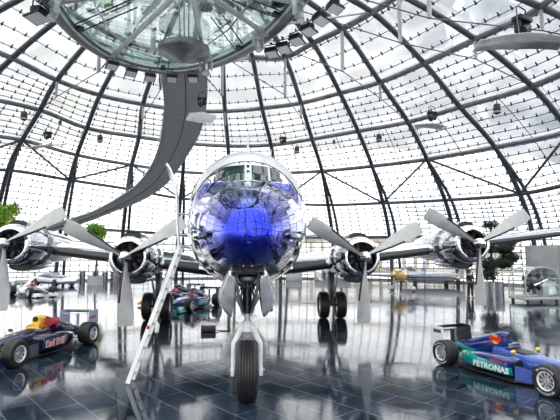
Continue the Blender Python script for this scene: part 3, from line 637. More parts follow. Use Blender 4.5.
# engines
bladem = noisy(mat('propeller_blade_grey', (.42,.425,.42), .42, .35), 4, .88, 1.1)
def engine(s, x, z, y, ang0, sc=1.0):
    hub = Vector((PX+s*x, y, z)); P = hub-PL
    # body
    inner = x < 5; ax = (0,1,0)
    prof = [(.6,1.78),(.63,1.85),(.64,2.4),(.62,3.2),(.56,4.2),(.42,5.2),(.2,6.0),(0,6.2)]
    b = MB().lathe(prof, hub, ax, 40)
    b.v = [Vector((p.x, p.y, p.z+(.0 if p.y < hub.y+1.8 else -.07*(p.y-hub.y-1.8)*(1 if inner else .4)))) for p in b.v]
    nac = b.build('nacelle', alum, plane, PL, ang=30)
    sub = lambda mb, nm, m, **k: mb.build(nm, m, nac, PL, **k)
    sub(MB().lathe([(.5,1.2),(.45,.7),(.44,.42),(.48,.33),(.58,.35),(.655,.5),(.69,.75),(.7,1.2),(.69,1.75),(.66,1.78),(.64,1.72),(.62,1.2),(.5,1.2)], hub, ax, 48, closed=False), 'cowling', alum, ang=60)
    sub(MB().rings([[hub+Vector((cos(2*pi*k/48)*r, h, sin(2*pi*k/48)*r)) for k in range(48)] for r, h in ((.455,.41),(.465,.35),(.49,.315),(.54,.315),(.59,.35),(.63,.42))], cap=False), 'cowl_lip', chrome)
    b = MB().lathe([(0,1.1),(.48,1.1),(.48,1.12),(0,1.12)], hub, ax, 32).lathe([(0,.45),(.1,.45),(.17,.52),(.2,.75),(.24,1.1),(0,1.1)], hub, ax, 24)
    sub(b, 'gear_case', grime)
    for k in range(9):
        a = 2*pi*k/9+.2; d = Vector((cos(a), 0, sin(a)))
        c = MB().lathe([(.085,.22),(.085,.26),(.095,.27),(.085,.28),(.095,.3),(.085,.31),(.095,.33),(.085,.34),(.095,.36),(.085,.37),(.095,.39),(.07,.42),(.07,.45)], hub+Vector((0,.82,0)), d, 10)
        e = d.cross(Vector((0,1,0))).normalized()
        c.tube([hub+Vector((0,.68,0))+d*.18+e*.03, hub+Vector((0,.7,0))+d*.44+e*.03], .014, 5)
        sub(c, 'cylinder', grime)
    # intakes
    top = hub+Vector((0,1.25,.72))
    b = MB(); R = [[top+Vector((cos(2*pi*k/24)*.3*w, dy, -.02+sin(2*pi*k/24)*.105*h_)) for k in range(24)] for dy, w, h_ in ((-.35,.85,.75),(-.42,.97,.97),(-.3,1.05,1.1),(.2,1.05,1.1),(.9,.8,.7),(1.3,.3,.3))]
    sub(b.rings(R, cap=False), 'air_scoop', alum)
    sm = sub(MB().lathe([(0,0),(.27,0),(.27,.02),(0,.02)], top+Vector((0,-.36,-.02)), ax, 24), 'scoop_mouth', black)
    sm.data.transform(Matrix.Translation(top-PL) @ Matrix.Diagonal((1,1,.38,1)) @ Matrix.Translation(PL-top))
    bot = hub+Vector((-s*.0,1.75,-.7))
    R = [[bot+Vector((cos(2*pi*k/24)*.42*w, dy, -.02+sin(2*pi*k/24)*.17*h_)) for k in range(24)] for dy, w, h_ in ((-.45,.85,.75),(-.55,.97,.97),(-.35,1.05,1.1),(.3,1.05,1.1),(1.2,.8,.7),(1.8,.3,.3))]
    sub(MB().rings(R, cap=False), 'oil_cooler_scoop', alum)
    b = MB().lathe([(0,0),(.38,0),(.38,.02),(0,.02)], (0,0,0), ax, 24); o = b.build('scoop_mouth', black, nac)
    o.data.transform(Matrix.Translation(bot-PL+Vector((0,-.46,-.02))) @ Matrix.Diagonal((1,1,.4,1)))
    b = MB()
    for k in range(14):
        a = pi*(k+.5)/14*2; d = Vector((cos(a), 0, sin(a))); e = Vector((-sin(a), 0, cos(a)))
        b.add([hub+d*.70+e*.13+Vector((0,1.55,0)), hub+d*.70-e*.13+Vector((0,1.55,0)), hub+d*.74-e*.12+Vector((0,1.9,0)), hub+d*.74+e*.12+Vector((0,1.9,0))], [(0,1,2,3)])
    sub(b, 'cowl_flap', steel, smooth=False)
    # propeller
    pr = MB().lathe([(0,-.36),(.05,-.35),(.11,-.3),(.165,-.2),(.19,-.05),(.195,.12),(.17,.24),(.12,.3),(.1,.45),(0,.45)], hub, ax, 32).build('propeller_hub', chrome, plane, PL)
    def bfr(u, a):      # blade cross-section: u along the blade
        r = .12+u*1.95
        w = [.055,.07,.10,.14,.17,.195,.215,.23,.235,.235,.2][min(10, int(u*10))]; w2 = [.055,.07,.10,.14,.17,.195,.215,.23,.235,.235,.2][min(10, int(u*10)+1)]
        w = w+(w2-w)*(u*10-int(u*10)); th = .055*(1-u)**1.2+.008
        tw = radians(62-42*u) if u > .1 else radians(58)
        tw = radians(44-34*min(1, u*1.1))
        d = Vector((sin(a), 0, -cos(a))); e = Vector((cos(a), 0, sin(a)))
        e2 = e*cos(tw)+Vector((0,1,0))*sin(tw); n2 = d.cross(e2)
        return r, w, th, d, e2, n2
    for q in range(3):
        a = radians(ang0+120*q); R = []
        for i in range(25):
            u = i/24; r, w, th, d, e, nn = bfr(u, a)
            R.append([hub+d*r+e*(cos(2*pi*k/12)*w)+nn*(sin(2*pi*k/12)*th) for k in range(12)])
        bl = MB().rings(R).build('blade', bladem, pr, PL)
        bb = MB(); R = []
        for i in range(13):
            u = .04+.6*i/12; r, w, th, d, e, nn = bfr(u, a)
            lw = w*.28+.012; c = -w*.84
            R.append([hub+d*r+e*(c+lw*.5*cos(2*pi*k/8))+nn*(sin(2*pi*k/8)*(th*.62+.012)) for k in range(8)])
        bb.rings(R).build('deicing_strip', black, pr, PL)
    return nac
engine(-1, 3.68, 2.67, 14.3, 2); engine(1, 3.73, 2.67, 14.3, -2); engine(1, 7.85, 3.12, 15.0, 0); engine(-1, 7.6, 3.08, 15.0, 0)

door_m = noisy(mat('door_metal', (.92,.93,.95), .22, .65), 3.5, .55, 1.1, bump=.8)
# nose gear
def tyre(mb, c, axis, R_, W_, ribs=5):
    h = W_/2; pr = [(R_*.56,-h*.72),(R_*.62,-h*.92),(R_*.8,-h),(R_*.93,-h*.86)]
    for k in range(ribs):
        a = -h*.78+h*1.56*(k/(ribs)); b = -h*.78+h*1.56*((k+1)/ribs); g = h*.05
        rr = lambda t: R_*(1-.045*(t/h)**2)
        pr += [(rr(a)-.012, a), (rr(a), a+g), (rr(b), b-g), (rr(b)-.012, b)]
    pr += [(R_*.93,h*.86),(R_*.8,h),(R_*.62,h*.92),(R_*.56,h*.72)]
    return mb.lathe(pr, c, axis, 48, closed=True)
ng = MB(); NW = Vector((PX, 8.92, .56))
whp = noisy(mat('white_gear_enamel', (.75,.76,.76), .3), 6, .85, 1.05)
fork = MB()
for s in (-1, 1):
    fork.tube([NW+Vector((s*.265,0,-.08)), NW+Vector((s*.262,0,.1)), NW+Vector((s*.25,.02,.5)), NW+Vector((s*.13,.05,.72)), NW+Vector((s*.05,.05,.82))], [.035,.04,.05,.06,.07], 10)
    fork.box(NW+Vector((s*.27,0,-.02)), (.07,.13,.16), bev=.02)
fork.lathe([(.0,.72),(.1,.72),(.085,.82),(.075,1.1),(0,1.1)], NW+Vector((0,.05,0)), (0,0,1), 20)
fk = fork.build('nose_gear_fork', whp, plane, PL)
tyre(MB(), NW, (1,0,0), .56, .40, 6).build('tyre', rubber, fk, PL, ang=30)
MB().lathe([(0,-.17),(.1,-.17),(.28,-.12),(.32,-.16),(.33,-.12),(.33,.12),(.32,.16),(.28,.12),(.1,.17),(0,.17)], NW, (1,0,0), 28).build('wheel_rim', steel_l, fk, PL)
MB().tube([NW+Vector((-.34,0,0)), NW+Vector((.34,0,0))], .035, 10).build('axle', steel, fk, PL)
g = MB().tube([NW+Vector((0,.05,1.05)), NW+Vector((0,.12,1.95))], [.085,.1], 16)
g.lathe([(.0,0),(.13,0),(.13,.08),(0,.08)], NW+Vector((0,.06,1.12)), (0,0,1), 18).lathe([(.0,0),(.14,0),(.14,.1),(0,.1)], NW+Vector((0,.1,1.5)), (0,0,1), 18)
gs = g.build('nose_gear_leg', blackm, plane, PL)
for s in (-1, 1):
    MB().tube([NW+Vector((s*.23,-.25,1.95)), NW+Vector((s*.17,-.12,1.4)), NW+Vector((s*.05,-.02,.92))], .028, 8).build('side_strut', steel_l, gs, PL)
    MB().tube([NW+Vector((s*.1,-.02,1.15)), NW+Vector((s*.3,.1,1.5)), NW+Vector((s*.22,.3,1.95))], .03, 8).ball(NW+Vector((s*.3,.1,1.5)), .05, 8).build('drag_brace', steel_l, gs, PL)
    MB().tube([NW+Vector((s*.07,-.08,1.1)), NW+Vector((s*.12,-.25,1.4)), NW+Vector((s*.05,-.1,1.75))], .022, 8).build('torque_link', steel, gs, PL)
    MB().tube([NW+Vector((s*.34,.0,1.9)), NW+Vector((s*.12,-.05,1.62)), NW+Vector((s*.02,0,1.55))], .022, 8).build('retraction_rod', steel_l, gs, PL)
    MB().lathe([(0,0),(.06,0),(.07,.03),(.07,.1),(0,.1)], NW+Vector((s*.12,-.12,1.0)), (0,-1,0), 12).build('taxi_light', chrome, gs, PL)
    MB().tube([NW+Vector((s*.09,-.1,1.7)), NW+Vector((s*.16,-.12,1.45)), NW+Vector((s*.1,-.1,1.2))], .012, 6).build('hydraulic_hose', black, gs, PL)
MB().box(NW+Vector((0,-.1,1.72)), (.3,.14,.12), bev=.03).tube([NW+Vector((-.3,0,1.82)), NW+Vector((.3,0,1.82))], .05, 10).build('steering_actuator', steel, gs, PL)
b = MB(); a_, c_, e_, h_ = 7.5, 9.95, .27, 2.98
b.add([(PX-e_,a_+.1,2.45),(PX+e_,a_+.1,2.45),(PX+e_,c_,2.1),(PX-e_,c_,2.1),(PX-e_,a_+.3,h_),(PX+e_,a_+.3,h_),(PX+e_,c_,h_),(PX-e_,c_,h_)], [(4,5,6,7),(0,1,5,4),(1,2,6,5),(2,3,7,6),(3,0,4,7)])
b.build('wheel_well', grime, plane, PL, smooth=False)
for s in (-1, 1):
    def door(u, v, k=0.):
        y = 7.75+2.0*u; w = .18+.36*sin(pi*(.1+.75*v))*sin(pi*(.12+.7*u))+k; e = (1-abs(2*u-1)**3)*.8+.2; top = 2.5-.22*u
        return Vector((PX+s*(w-.04*v), y, top-.82*v*e))
    b = MB(); R = [[door(i/16, v/10) for v in range(11)]+[door(i/16, v/10, .03) for v in range(10, -1, -1)] for i in range(17)]
    b.rings(R).build('nose_gear_door', door_m, plane, PL)
# main gear
for s in (-1, 1):
    G = Vector((PX+s*3.74, 20.0, .575))
    leg = MB().tube([G+Vector((0,0,-.02)), G+Vector((0,0,1.0)), G+Vector((0,-.1,1.7))], [.08,.1,.14], 14).tube([G+Vector((-.3,0,0)), G+Vector((.3,0,0))], .06, 10).build('main_gear_leg', grime, plane, PL)
    for k in (-1, 1):
        tyre(MB(), G+Vector((k*.37,0,0)), (1,0,0), .575, .42, 5).build('tyre', rubber, leg, PL, ang=30)
        MB().lathe([(0,-.12),(.1,-.14),(.2,-.08),(.32,-.14),(.33,-.1),(.33,.1),(.32,.14),(.2,.08),(.1,.14),(0,.12)], G+Vector((k*.37,0,0)), (1,0,0), 28).build('wheel_rim', steel_l, leg, PL)
        MB().tube([G+Vector((k*.1,-.05,.35)), G+Vector((k*.22,-.5,1.45))], .035, 8).tube([G+Vector((k*.1,.02,.5)), G+Vector((k*.38,.1,1.5))], .04, 8).build('side_brace', steel_l, leg, PL)
    MB().tube([G+Vector((0,-.12,.3)), G+Vector((0,-.3,.6)), G+Vector((0,-.12,.95))], .04, 8).build('torque_link', steel, leg, PL)
    for k in (-1, 1):
        def dr(u, v, t=0.): return G+Vector((k*(.48+.1*sin(pi*v))+t, -1.1+2.2*u, 1.75-.7*v*(1-.5*(2*u-1)**4)))
        b = MB(); R = [[dr(i/10, v/6) for v in range(7)]+[dr(i/10, v/6, .025) for v in range(6, -1, -1)] for i in range(11)]
        b.rings(R).build('main_gear_door', alum, plane, PL)

# ------------------------------------------------------------ boarding ladder at the left side of the nose
LT = Vector((-1.5, 10.95, 2.95)); LB = Vector((-2.44, 10.35, .03))
lad = thing('boarding_ladder', 'white boarding ladder leaning against the left side of the airliner nose', 'ladder', (LB.x, LB.y, 0)); LO = Vector((LB.x, LB.y, 0))
ax = (LT-LB).normalized(); wd = Vector((.1, .99, 0)).normalized()*.32
for k in (0, 1):
    o = wd*(k-.5)*1.0; n_ = ax.cross(wd).normalized()
    b = MB(); b.rings([[p+o+wd.normalized()*a*.02+n_*c*.045 for a, c in ((-1,-1),(1,-1),(1,1),(-1,1))] for p in (LB, LT)]); b.build('stringer', whp, lad, LO, smooth=False)
for i in range(11):
    p = LB.lerp(LT, (i+.6)/11.5); MB().tube([p-wd*.5, p+wd*.5], .028, 8).build('rung', whp, lad, LO)
    n_ = ax.cross(wd).normalized()
MB().box(LB.lerp(LT, .38)-wd*.56, (.05,.03,.1), rx=.3).build('marker', red, lad, LO)
for k in (0, 1):
    o = wd*(k-.5)+Vector((-.02-.06*k,0,0))
    MB().tube(catmull([LT+o, LT+o+Vector((-.05,0,.5)), LT+o+Vector((-.07,0,1.1)), LT+o+Vector((-.16,.02,1.6)), LT+o+Vector((-.32,.04,1.92)), LT+o+Vector((-.3,.3,1.75)), LT+o+Vector((-.14,.32,1.3))], 6), .03, 10).build('handrail', steel_l, lad, LO)
MB().tube([LT+Vector((-.1,0,.75)), LT+Vector((.12,.1,.75))], .025, 8).build('hook', steel_l, lad, LO)
MB().tube([LT+Vector((-.1,0,.0)), LT+Vector((.2,.1,-.05))], .03, 8).build('hook', steel_l, lad, LO)
# ------------------------------------------------------------ formula racing cars (+X forward, +Y left in car space)
def paint(name, col, rough=.18, **k): return mat(name, col, rough, 0, Coat_Weight=1, Coat_Roughness=.03, **k)
def two_tone(name, c1, c2, fn):
    """paint scheme: c2 below a sloping line z < a + b*x (car space), edge in object coordinates"""
    m = paint(name, c1); b = m.node_tree.nodes['Principled BSDF']; a, k, x0, x1 = fn
    tc = nd(m, 'ShaderNodeTexCoord'); sp = nd(m, 'ShaderNodeSeparateXYZ'); lk(m, tc.outputs['Object'], sp.inputs[0])
    ln = nd(m, 'ShaderNodeMath', operation='MULTIPLY_ADD'); ln.inputs[1].default_value = k; ln.inputs[2].default_value = a; lk(m, sp.outputs['X'], ln.inputs[0])
    lt = nd(m, 'ShaderNodeMath', operation='LESS_THAN'); lk(m, sp.outputs['Z'], lt.inputs[0]); lk(m, ln.outputs[0], lt.inputs[1])
    g1 = nd(m, 'ShaderNodeMath', operation='GREATER_THAN'); g1.inputs[1].default_value = x0; lk(m, sp.outputs['X'], g1.inputs[0])
    g2 = nd(m, 'ShaderNodeMath', operation='LESS_THAN'); g2.inputs[1].default_value = x1; lk(m, sp.outputs['X'], g2.inputs[0])
    p1 = nd(m, 'ShaderNodeMath', operation='MULTIPLY'); lk(m, lt.outputs[0], p1.inputs[0]); lk(m, g1.outputs[0], p1.inputs[1])
    p2 = nd(m, 'ShaderNodeMath', operation='MULTIPLY'); lk(m, p1.outputs[0], p2.inputs[0]); lk(m, g2.outputs[0], p2.inputs[1])
    mx = nd(m, 'ShaderNodeMix', data_type='RGBA'); mx.inputs[6].default_value = (*c1,1); mx.inputs[7].default_value = (*c2,1)
    lk(m, p2.outputs[0], mx.inputs[0]); lk(m, mx.outputs[2], b.inputs['Base Color']); return m
def sect(x, zc, hy, hz, yc=0, pw=2.6, n=24, flat=0.):
    out = []
    for k in range(n):
        t = 2*pi*k/n; c, s = cos(t), sin(t)
        y = hy*math.copysign(abs(c)**(2/pw), c); z = hz*math.copysign(abs(s)**(2/pw), s)
        out.append(Vector((x, yc+y, zc+z)))
    return out
rimm = noisy(mat('wheel_rim_silver', (.6,.6,.62), .25, .85), 6, .9, 1.1)
carbon = mat('carbon_black', (.015,.015,.018), .25)
def f1_wheel(parent, c, s, W_, brand, ringm):
    w = MB(); h = W_/2; R_ = .33
    pr = [(.19,-h*.9),(.2,-h),(.29,-h),(.322,-h*.88),(R_,-h*.7)]
    for g in (-.45,-.15,.15,.45): pr += [(R_,h*(g-.04)),(R_-.012,h*(g-.03)),(R_-.012,h*(g+.03)),(R_,h*(g+.04))]
    pr += [(R_,h*.7),(.322,h*.88),(.29,h),(.2,h),(.19,h*.9)]
    o = w.lathe(pr, c, (0,1,0), 40, closed=True).build('wheel', rubber, parent, ang=30)
    r = MB().lathe([(.195,-h*.95),(.2,-h*.5),(.2,h*.5),(.195,h*.95),(.18,h*.9),(.18,-h*.9)], c, (0,1,0), 32, closed=True)
    r.lathe([(0,h*.62*s-.01),(.045,h*.62*s-.01),(.045,h*.8*s),(0,h*.8*s)] if s > 0 else [(0,h*.8*s),(.045,h*.8*s),(.045,h*.62*s+.01),(0,h*.62*s+.01)], c, (0,1,0), 16)
    for k in range(10):
        a = 2*pi*k/10; d = Vector((cos(a), 0, sin(a))); e = Vector((-sin(a), 0, cos(a))); q = Vector(c)+Vector((0, s*h*.68, 0))
        r.add([q+d*.03+e*.012, q+d*.19+e*.03, q+d*.19-e*.03, q+d*.03-e*.012]+[p-Vector((0,s*.03,0)) for p in (q+d*.03+e*.012, q+d*.19+e*.03, q+d*.19-e*.03, q+d*.03-e*.012)], [(0,1,2,3),(4,5,6,7),(0,1,5,4),(1,2,6,5),(2,3,7,6)])
    r.build('wheel_rim', rimm, o)
    MB().lathe([(.172,h*s*.80),(.198,h*s*.80),(.2,h*s*.97),(.19,h*s*.99)], c, (0,1,0), 32, closed=True).build('rim_flange', white, o)
    MB().lathe([(0,0),(.17,0),(.17,.01),(0,.01)], Vector(c)+Vector((0,s*h*.2,0)), (0,1,0), 24).build('brake_disc', blackm, o)
    if brand:
        for st in (0, pi):
            for k, ch in enumerate(brand):
                a = st+pi/2+(len(brand)/2-k-.5)*.155*(1 if s > 0 else 1)
                # reading direction mirrors with the side of the car
                X = Vector((sin(a), 0, -cos(a)))*(1); Y = Vector((cos(a), 0, sin(a)))
                ctr = Vector(c)+Vector((cos(a)*(-s), 0, sin(a)))*.258+Vector((0, s*(h+.001), 0))
                yv = Vector((cos(a)*(-s), 0, sin(a))); xv = Vector((-s*sin(a), 0, -cos(a)))
                text_mb(ch, .062, basis(ctr, xv, yv), .001).build('tyre_lettering', ringm, o, smooth=False)
    return o
def f1_car(label, loc, rz, L, group=None, brand='', detail=True):
    """L: dict of paints body / pod / cover / nose / wing / rearwing / endplate / mirror"""
    t = thing('racing_car', label, 'racing car', loc, rz, group)
    FA, RA = 1.55, -1.5
    # monocoque and nose
    S = [(-.35,.44,.25,.26),(.2,.42,.3,.26),(.7,.4,.29,.23),(1.2,.42,.22,.18),(1.6,.4,.17,.14),(2.1,.33,.12,.1),(2.4,.27,.08,.06),(2.45,.26,.03,.03)]
    MB().rings([sect(*q) for q in S]).build('monocoque', L['body'], t, ang=50)
    MB().rings([sect(x, z, a, b, 0, 3) for x, z, a, b in ((.02,.655,.1,.02),(.1,.66,.2,.03),(.5,.63,.2,.03),(.75,.6,.08,.02))]).build('cockpit_opening', black, t)
    # engine cover and airbox
    S = [(-.02,.82,.13,.2),(-.1,.84,.14,.2),(-.25,.79,.15,.24),(-.6,.66,.17,.27),(-1.1,.5,.15,.24),(-1.6,.42,.09,.16),(-1.85,.4,.04,.1)]
    cv = MB().rings([sect(x, z, a, b, 0, 2.1) for x, z, a, b in S]).build('engine_cover', L['cover'], t, ang=50)
    MB().rings([sect(x, .93, a, b, 0, 2.2) for x, a, b in ((-.02,.08,.07),(.0,.085,.075))]).build('air_intake', black, t)
    MB().slab([(-.25,0,.97),(-1.65,0,.58),(-1.65,0,.5),(-.3,0,.8)], (0,1,0), .015).build('shark_fin', L['cover'], t, smooth=False)
    MB().rings([sect(x, z, a, b, 0, 2.2) for x, z, a, b in ((.0,.66,.2,.08),(.12,.7,.21,.09),(.05,.78,.17,.03))]).build('headrest', L.get('rest', L['cover']), t)
    for s in (-1, 1):
        S = [(.55,.34,.12,.19,.36),(.45,.35,.24,.21,.44),(.1,.35,.27,.22,.46),(-.4,.34,.27,.21,.45),(-.9,.3,.2,.18,.38),(-1.3,.26,.1,.14,.26),(-1.5,.24,.03,.1,.2)]
        p = MB().rings([sect(x, z, a, b, s*yc, 3.2) for x, z, a, b, yc in S]).build('sidepod', L['pod'], t, ang=50)
        MB().rings([sect(x, .36, .17, .13, s*.44, 3) for x in (.553,.56)]).build('radiator_inlet', black, p)
        # barge board
        MB().slab([(1.05,s*.42,.08),(.6,s*.62,.08),(.62,s*.62,.42),(1.0,s*.45,.36)], (0,1,0), .012).build('barge_board', L['body'], t, smooth=False)
        # wing mirror
        m_ = MB().ball((.42, s*.42, .68), .07, 10, (.6,1.2,.65)).tube([(.42,s*.3,.6),(.42,s*.4,.66)], .012, 6).build('wing_mirror', L['mirror'], t)
    MB().rings([[Vector((x, w*k, z)) for k, z in ((-1,.06),(1,.06),(1,.1),(-1,.1))] for x, w in ((1.0,.35),(.6,.68),(-.9,.68),(-1.3,.5),(-1.9,.45))]).build('floor_tray', carbon, t, smooth=False)
    # front wing
    fw = MB()
    for x, z, ch, w, a in ((2.2,.1,.36,.68,.08),(1.98,.16,.2,.66,.3),(1.86,.22,.14,.64,.45)):
        fw.box((x, 0, z), (ch, 2*w, .018), ry=a)
    f_ = fw.tube([(2.2,.1,.26),(2.2,.1,.1)], .02, 6).tube([(2.2,-.1,.26),(2.2,-.1,.1)], .02, 6).build('front_wing', L['wing'], t, smooth=False)
    for s in (-1, 1): MB().slab([(2.42,s*.69,.05),(1.7,s*.69,.05),(1.7,s*.69,.3),(2.05,s*.69,.3),(2.42,s*.69,.15)], (0,s,0), .015).build('endplate', L['wing'], f_, smooth=False)
    # rear wing
    rw = MB()
    for x, z, ch, a in ((-1.95,.84,.26,-.15),(-2.12,.91,.2,-.5),(-1.98,.45,.2,-.2)): rw.box((x, 0, z), (ch, .98, .025), ry=a, bev=.008)
    rw.box((-1.95,0,.6), (.12,.05,.5))
    r_ = rw.build('rear_wing', L['rearwing'], t, smooth=False)
    for s in (-1, 1):
        MB().slab([(-1.72,s*.5,.3),(-2.28,s*.5,.3),(-2.28,s*.5,.97),(-1.78,s*.5,.95)], (0,s,0), .02).build('endplate', L.get('far_endplate', L['endplate']) if s > 0 else L['endplate'], r_, smooth=False)
    MB().box((-1.75,0,.3), (.45,.22,.22), bev=.04).box((-1.98,0,.32), (.06,.08,.1)).build('gearbox', blackm, t)
    # running gear
    for s in (-1, 1):
        f1_wheel(t, (FA, s*.72, .33), s, .31, brand, white); f1_wheel(t, (RA, s*.7, .33), s, .37, brand, white)
        for ax_, bx, zz in ((FA, .14, .42), (RA, .12, .34)):
            b = MB()
            for dx in (-.3, .28): b.tube([(ax_+dx, s*bx, zz), (ax_, s*.58, .42)], .014, 6).tube([(ax_+dx, s*bx, zz-.14), (ax_, s*.58, .22)], .014, 6)
            b.tube([(ax_-.05, s*bx, zz+.06), (ax_, s*.56, .24)], .012, 6)
            b.build('suspension_arm', L.get('arm', carbon), t)
    return t
def emblem(t, L_, c, side, w, horizontal=False):
    """charging red bull before a yellow disc, as a flat decal"""
    xv = Vector((-side, 0, 0)) if True else None
    M_ = basis(c, Vector((side*-1, 0, 0)), Vector((0, 0, 1)))
    d = MB(); n = 24; d.slab([M_ @ Vector((cos(2*pi*k/n)*w*.32, sin(2*pi*k/n)*w*.32+.01, 0)) for k in range(n)], (0, side, 0), .003)
    d.build('yellow_disc', yellow, t, smooth=False)
    pts = [(-.5,.02),(-.42,.16),(-.2,.22),(.02,.17),(.2,.24),(.34,.2),(.42,.27),(.5,.2),(.44,.12),(.5,.0),(.42,-.08),(.32,-.02),(.22,-.1),(.36,-.24),(.22,-.2),(.06,-.08),(-.14,-.06),(-.3,-.24),(-.42,-.22),(-.28,-.04),(-.42,-.06)]
    b = MB(); b.slab([M_ @ Vector((x*w, y*w, .005)) for x, y in pts], (0, side, 0), .003); b.build('bull_emblem', red, t, smooth=False)

teal_p = paint('teal_paint', (.0,.36,.33)); blue_p = paint('racing_blue', (.006,.022,.16)); navy = paint('navy_paint', (.008,.012,.05)); whitep = paint('white_car_paint', (.8,.8,.82)); redp = paint('red_car_paint', (.6,.02,.03)); yelp = paint('yellow_car_paint', (.85,.5,.02)); silverb = paint('silver_blue_paint', (.45,.5,.6))
pod_s = two_tone('blue_teal_sidepod', (.006,.022,.16), (.0,.38,.34), (.40,-.13,-1.6,.5))
cov_s = two_tone('blue_teal_cover', (.006,.022,.16), (.0,.38,.34), (.36,-.1,-2,-.75))
nose_s = two_tone('blue_white_nose', (.03,.08,.4), (.6,.66,.75), (.6,0,1.5,2.6))
LS = dict(far_endplate=carbon, body=nose_s, pod=pod_s, cover=cov_s, wing=teal_p, rearwing=carbon, endplate=whitep, mirror=yelp)
def car_at(rear, front, side, sc_k=1.):
    """place a car from the ground points under its two visible wheels"""
    r, f_ = Vector((*rear, 0)), Vector((*front, 0)); d = (f_-r).normalized(); n_ = Vector((-d.y, d.x, 0))*side
    mid = (r+f_)/2-n_*.72*sc_k-d*.025; return mid, atan2(d.y, d.x)
loc, rz = car_at((5.0,11.42), (5.94,8.7), -1, .92)
sa = f1_car('blue and teal open-wheel racing car at the right edge of the frame', loc, rz, LS, 'racing cars on the hangar floor', 'BRIDGESTONE'); sa.scale = (.92,)*3
def ptext(t, txt, size, x, y, z, side, m, bold=0., fw=1., tilt=0., yaw=0., lean=0.):
    xv = Vector((-side*-1, 0, 0)); xv = Vector((1 if side < 0 else -1, 0, 0))
    M_ = Matrix.Translation((x, y, z)) @ Matrix.Rotation(yaw, 4, 'Z') @ Matrix.Rotation(tilt, 4, 'Y') @ Matrix.Rotation(lean, 4, 'X') @ basis((0,0,0), xv, Vector((0,0,1)))
    text_mb(txt, size, M_, .004, fw, bold).build('lettering', m, t, smooth=False)
ptext(sa, 'PETRONAS', .19, .0, -.725, .27, -1, white, .004, 1.12, .0, .0)
ptext(sa, 'RED BULL', .08, .2, -.725, .44, -1, redp, .002)
ptext(sa, 'SAUBER', .05, -.75, -.6, .42, -1, yelp, .001)
emblem(sa, None, (-.3,-.175,.83), -1, .38)
MB().box((-2.0,-.522,.82), (.3,.004,.1)).build('endplate_stripe', blue_p, sa)

LR = dict(body=navy, pod=navy, cover=two_tone('navy_yellow_cover', (.008,.012,.05), (.85,.5,.02), (2,0,-.32,.5)), rest=yelp, wing=navy, rearwing=silverb, endplate=paint('endplate_pale_blue', (.35,.42,.62)), mirror=navy)
loc, rz = car_at((-4.76,15.0), (-5.62,11.78), 1)
rb = f1_car('navy racing car with a yellow airbox and red lettering at the left edge', loc, rz, LR, 'racing cars on the hangar floor', '')
ptext(rb, 'Red Bull', .24, .08, .735, .34, 1, white, .014, .95)
ptext(rb, 'Red Bull', .24, .08, .741, .34, 1, redp, .002, .95)
ptext(rb, 'Red Bull', .12, -2.0, .524, .75, 1, redp, .003, .7)
MB().slab([(.75,.24,.4),(2.2,.1,.3),(2.2,.11,.34),(.75,.27,.46)], (0,1,0), .02).build('red_stripe', redp, rb)
pts = [(-.5,.02),(-.42,.16),(-.2,.22),(.02,.17),(.2,.24),(.34,.2),(.42,.27),(.5,.2),(.44,.12),(.5,.0),(.42,-.08),(.32,-.02),(.22,-.1),(.36,-.24),(.22,-.2),(.06,-.08),(-.14,-.06),(-.3,-.24),(-.42,-.22),(-.28,-.04),(-.42,-.06)]
b = MB(); b.slab([Vector((-.45+x*.7, .2, .78+y*.7)) for x, y in pts], (0,1,0), .01); b.build('bull_emblem', redp, rb, smooth=False)
MB().box((-2.0,0,.99), (.1,.9,.012)).build('wing_top_stripe', yelp, rb)
LW = dict(body=navy, pod=whitep, cover=whitep, rest=redp, wing=whitep, rearwing=whitep, endplate=whitep, mirror=redp, arm=carbon)
f1_car('white racing car with red wing and headrest, facing right, on the left behind the propellers', (-14.4,32.6,0), radians(-45), LW, 'racing cars on the hangar floor')
loc, rz = car_at((-1.5,25.4), (-2.62,22.65), 1)
LB2 = dict(LS); LB2['body'] = two_tone('blue_nose_white', (.02,.06,.4), (.5,.6,.75), (.3,0,.75,2.6)); LB2['rest'] = redp; LB2['endplate'] = blue_p
f1_car('blue racing car with teal flanks seen between the main wheel and the airliner nose', loc, rz, LB2, 'racing cars on the hangar floor')
LB3 = dict(body=navy, pod=blue_p, cover=navy, rest=redp, wing=yelp, rearwing=navy, endplate=silverb, mirror=navy)
f1_car('dark blue racing car with a yellow wing, parked behind the blue and teal one', (-4.0,27.3,0), radians(-118), LB3, 'racing cars on the hangar floor')
f1_car('dark racing car cut by the left frame edge, beyond the navy one', (-15.6,27.3,0), radians(-60), dict(LR, cover=navy), 'racing cars on the hangar floor')

# white and blue closed sports car far left
sc_ = thing('sports_car', 'white and blue closed sports car far back on the left', 'car', (-16.9,42.5,0), radians(-35))
S = [(-2.1,.55,.75,.2),(-1.9,.55,.88,.32),(-.9,.52,.92,.32),(.6,.48,.92,.28),(1.6,.42,.9,.24),(2.15,.36,.8,.14)]
MB().rings([sect(x, z, a, b, 0, 4) for x, z, a, b in S]).build('body', two_tone('white_blue_body', (.8,.8,.82), (.05,.12,.45), (.42,0,-3,3)), sc_)
MB().rings([sect(x, z, a, b, 0, 3) for x, z, a, b in ((-1.6,.84,.55,.03),(-.9,.95,.66,.2),(-.1,.98,.66,.2),(.8,.76,.6,.05))]).build('cabin', mat('pale_car_glass', (.35,.4,.45), .1), sc_)
MB().rings([sect(x, z, a, b, 0, 3) for x, z, a, b in ((-.9,1.14,.5,.03),(-.1,1.16,.5,.03))]).build('roof', whitep, sc_)
MB().box((-2.0,0,1.15), (.35,1.7,.04)).box((-2.0,.6,.95), (.2,.04,.4)).box((-2.0,-.6,.95), (.2,.04,.4)).build('rear_wing', carbon, sc_)
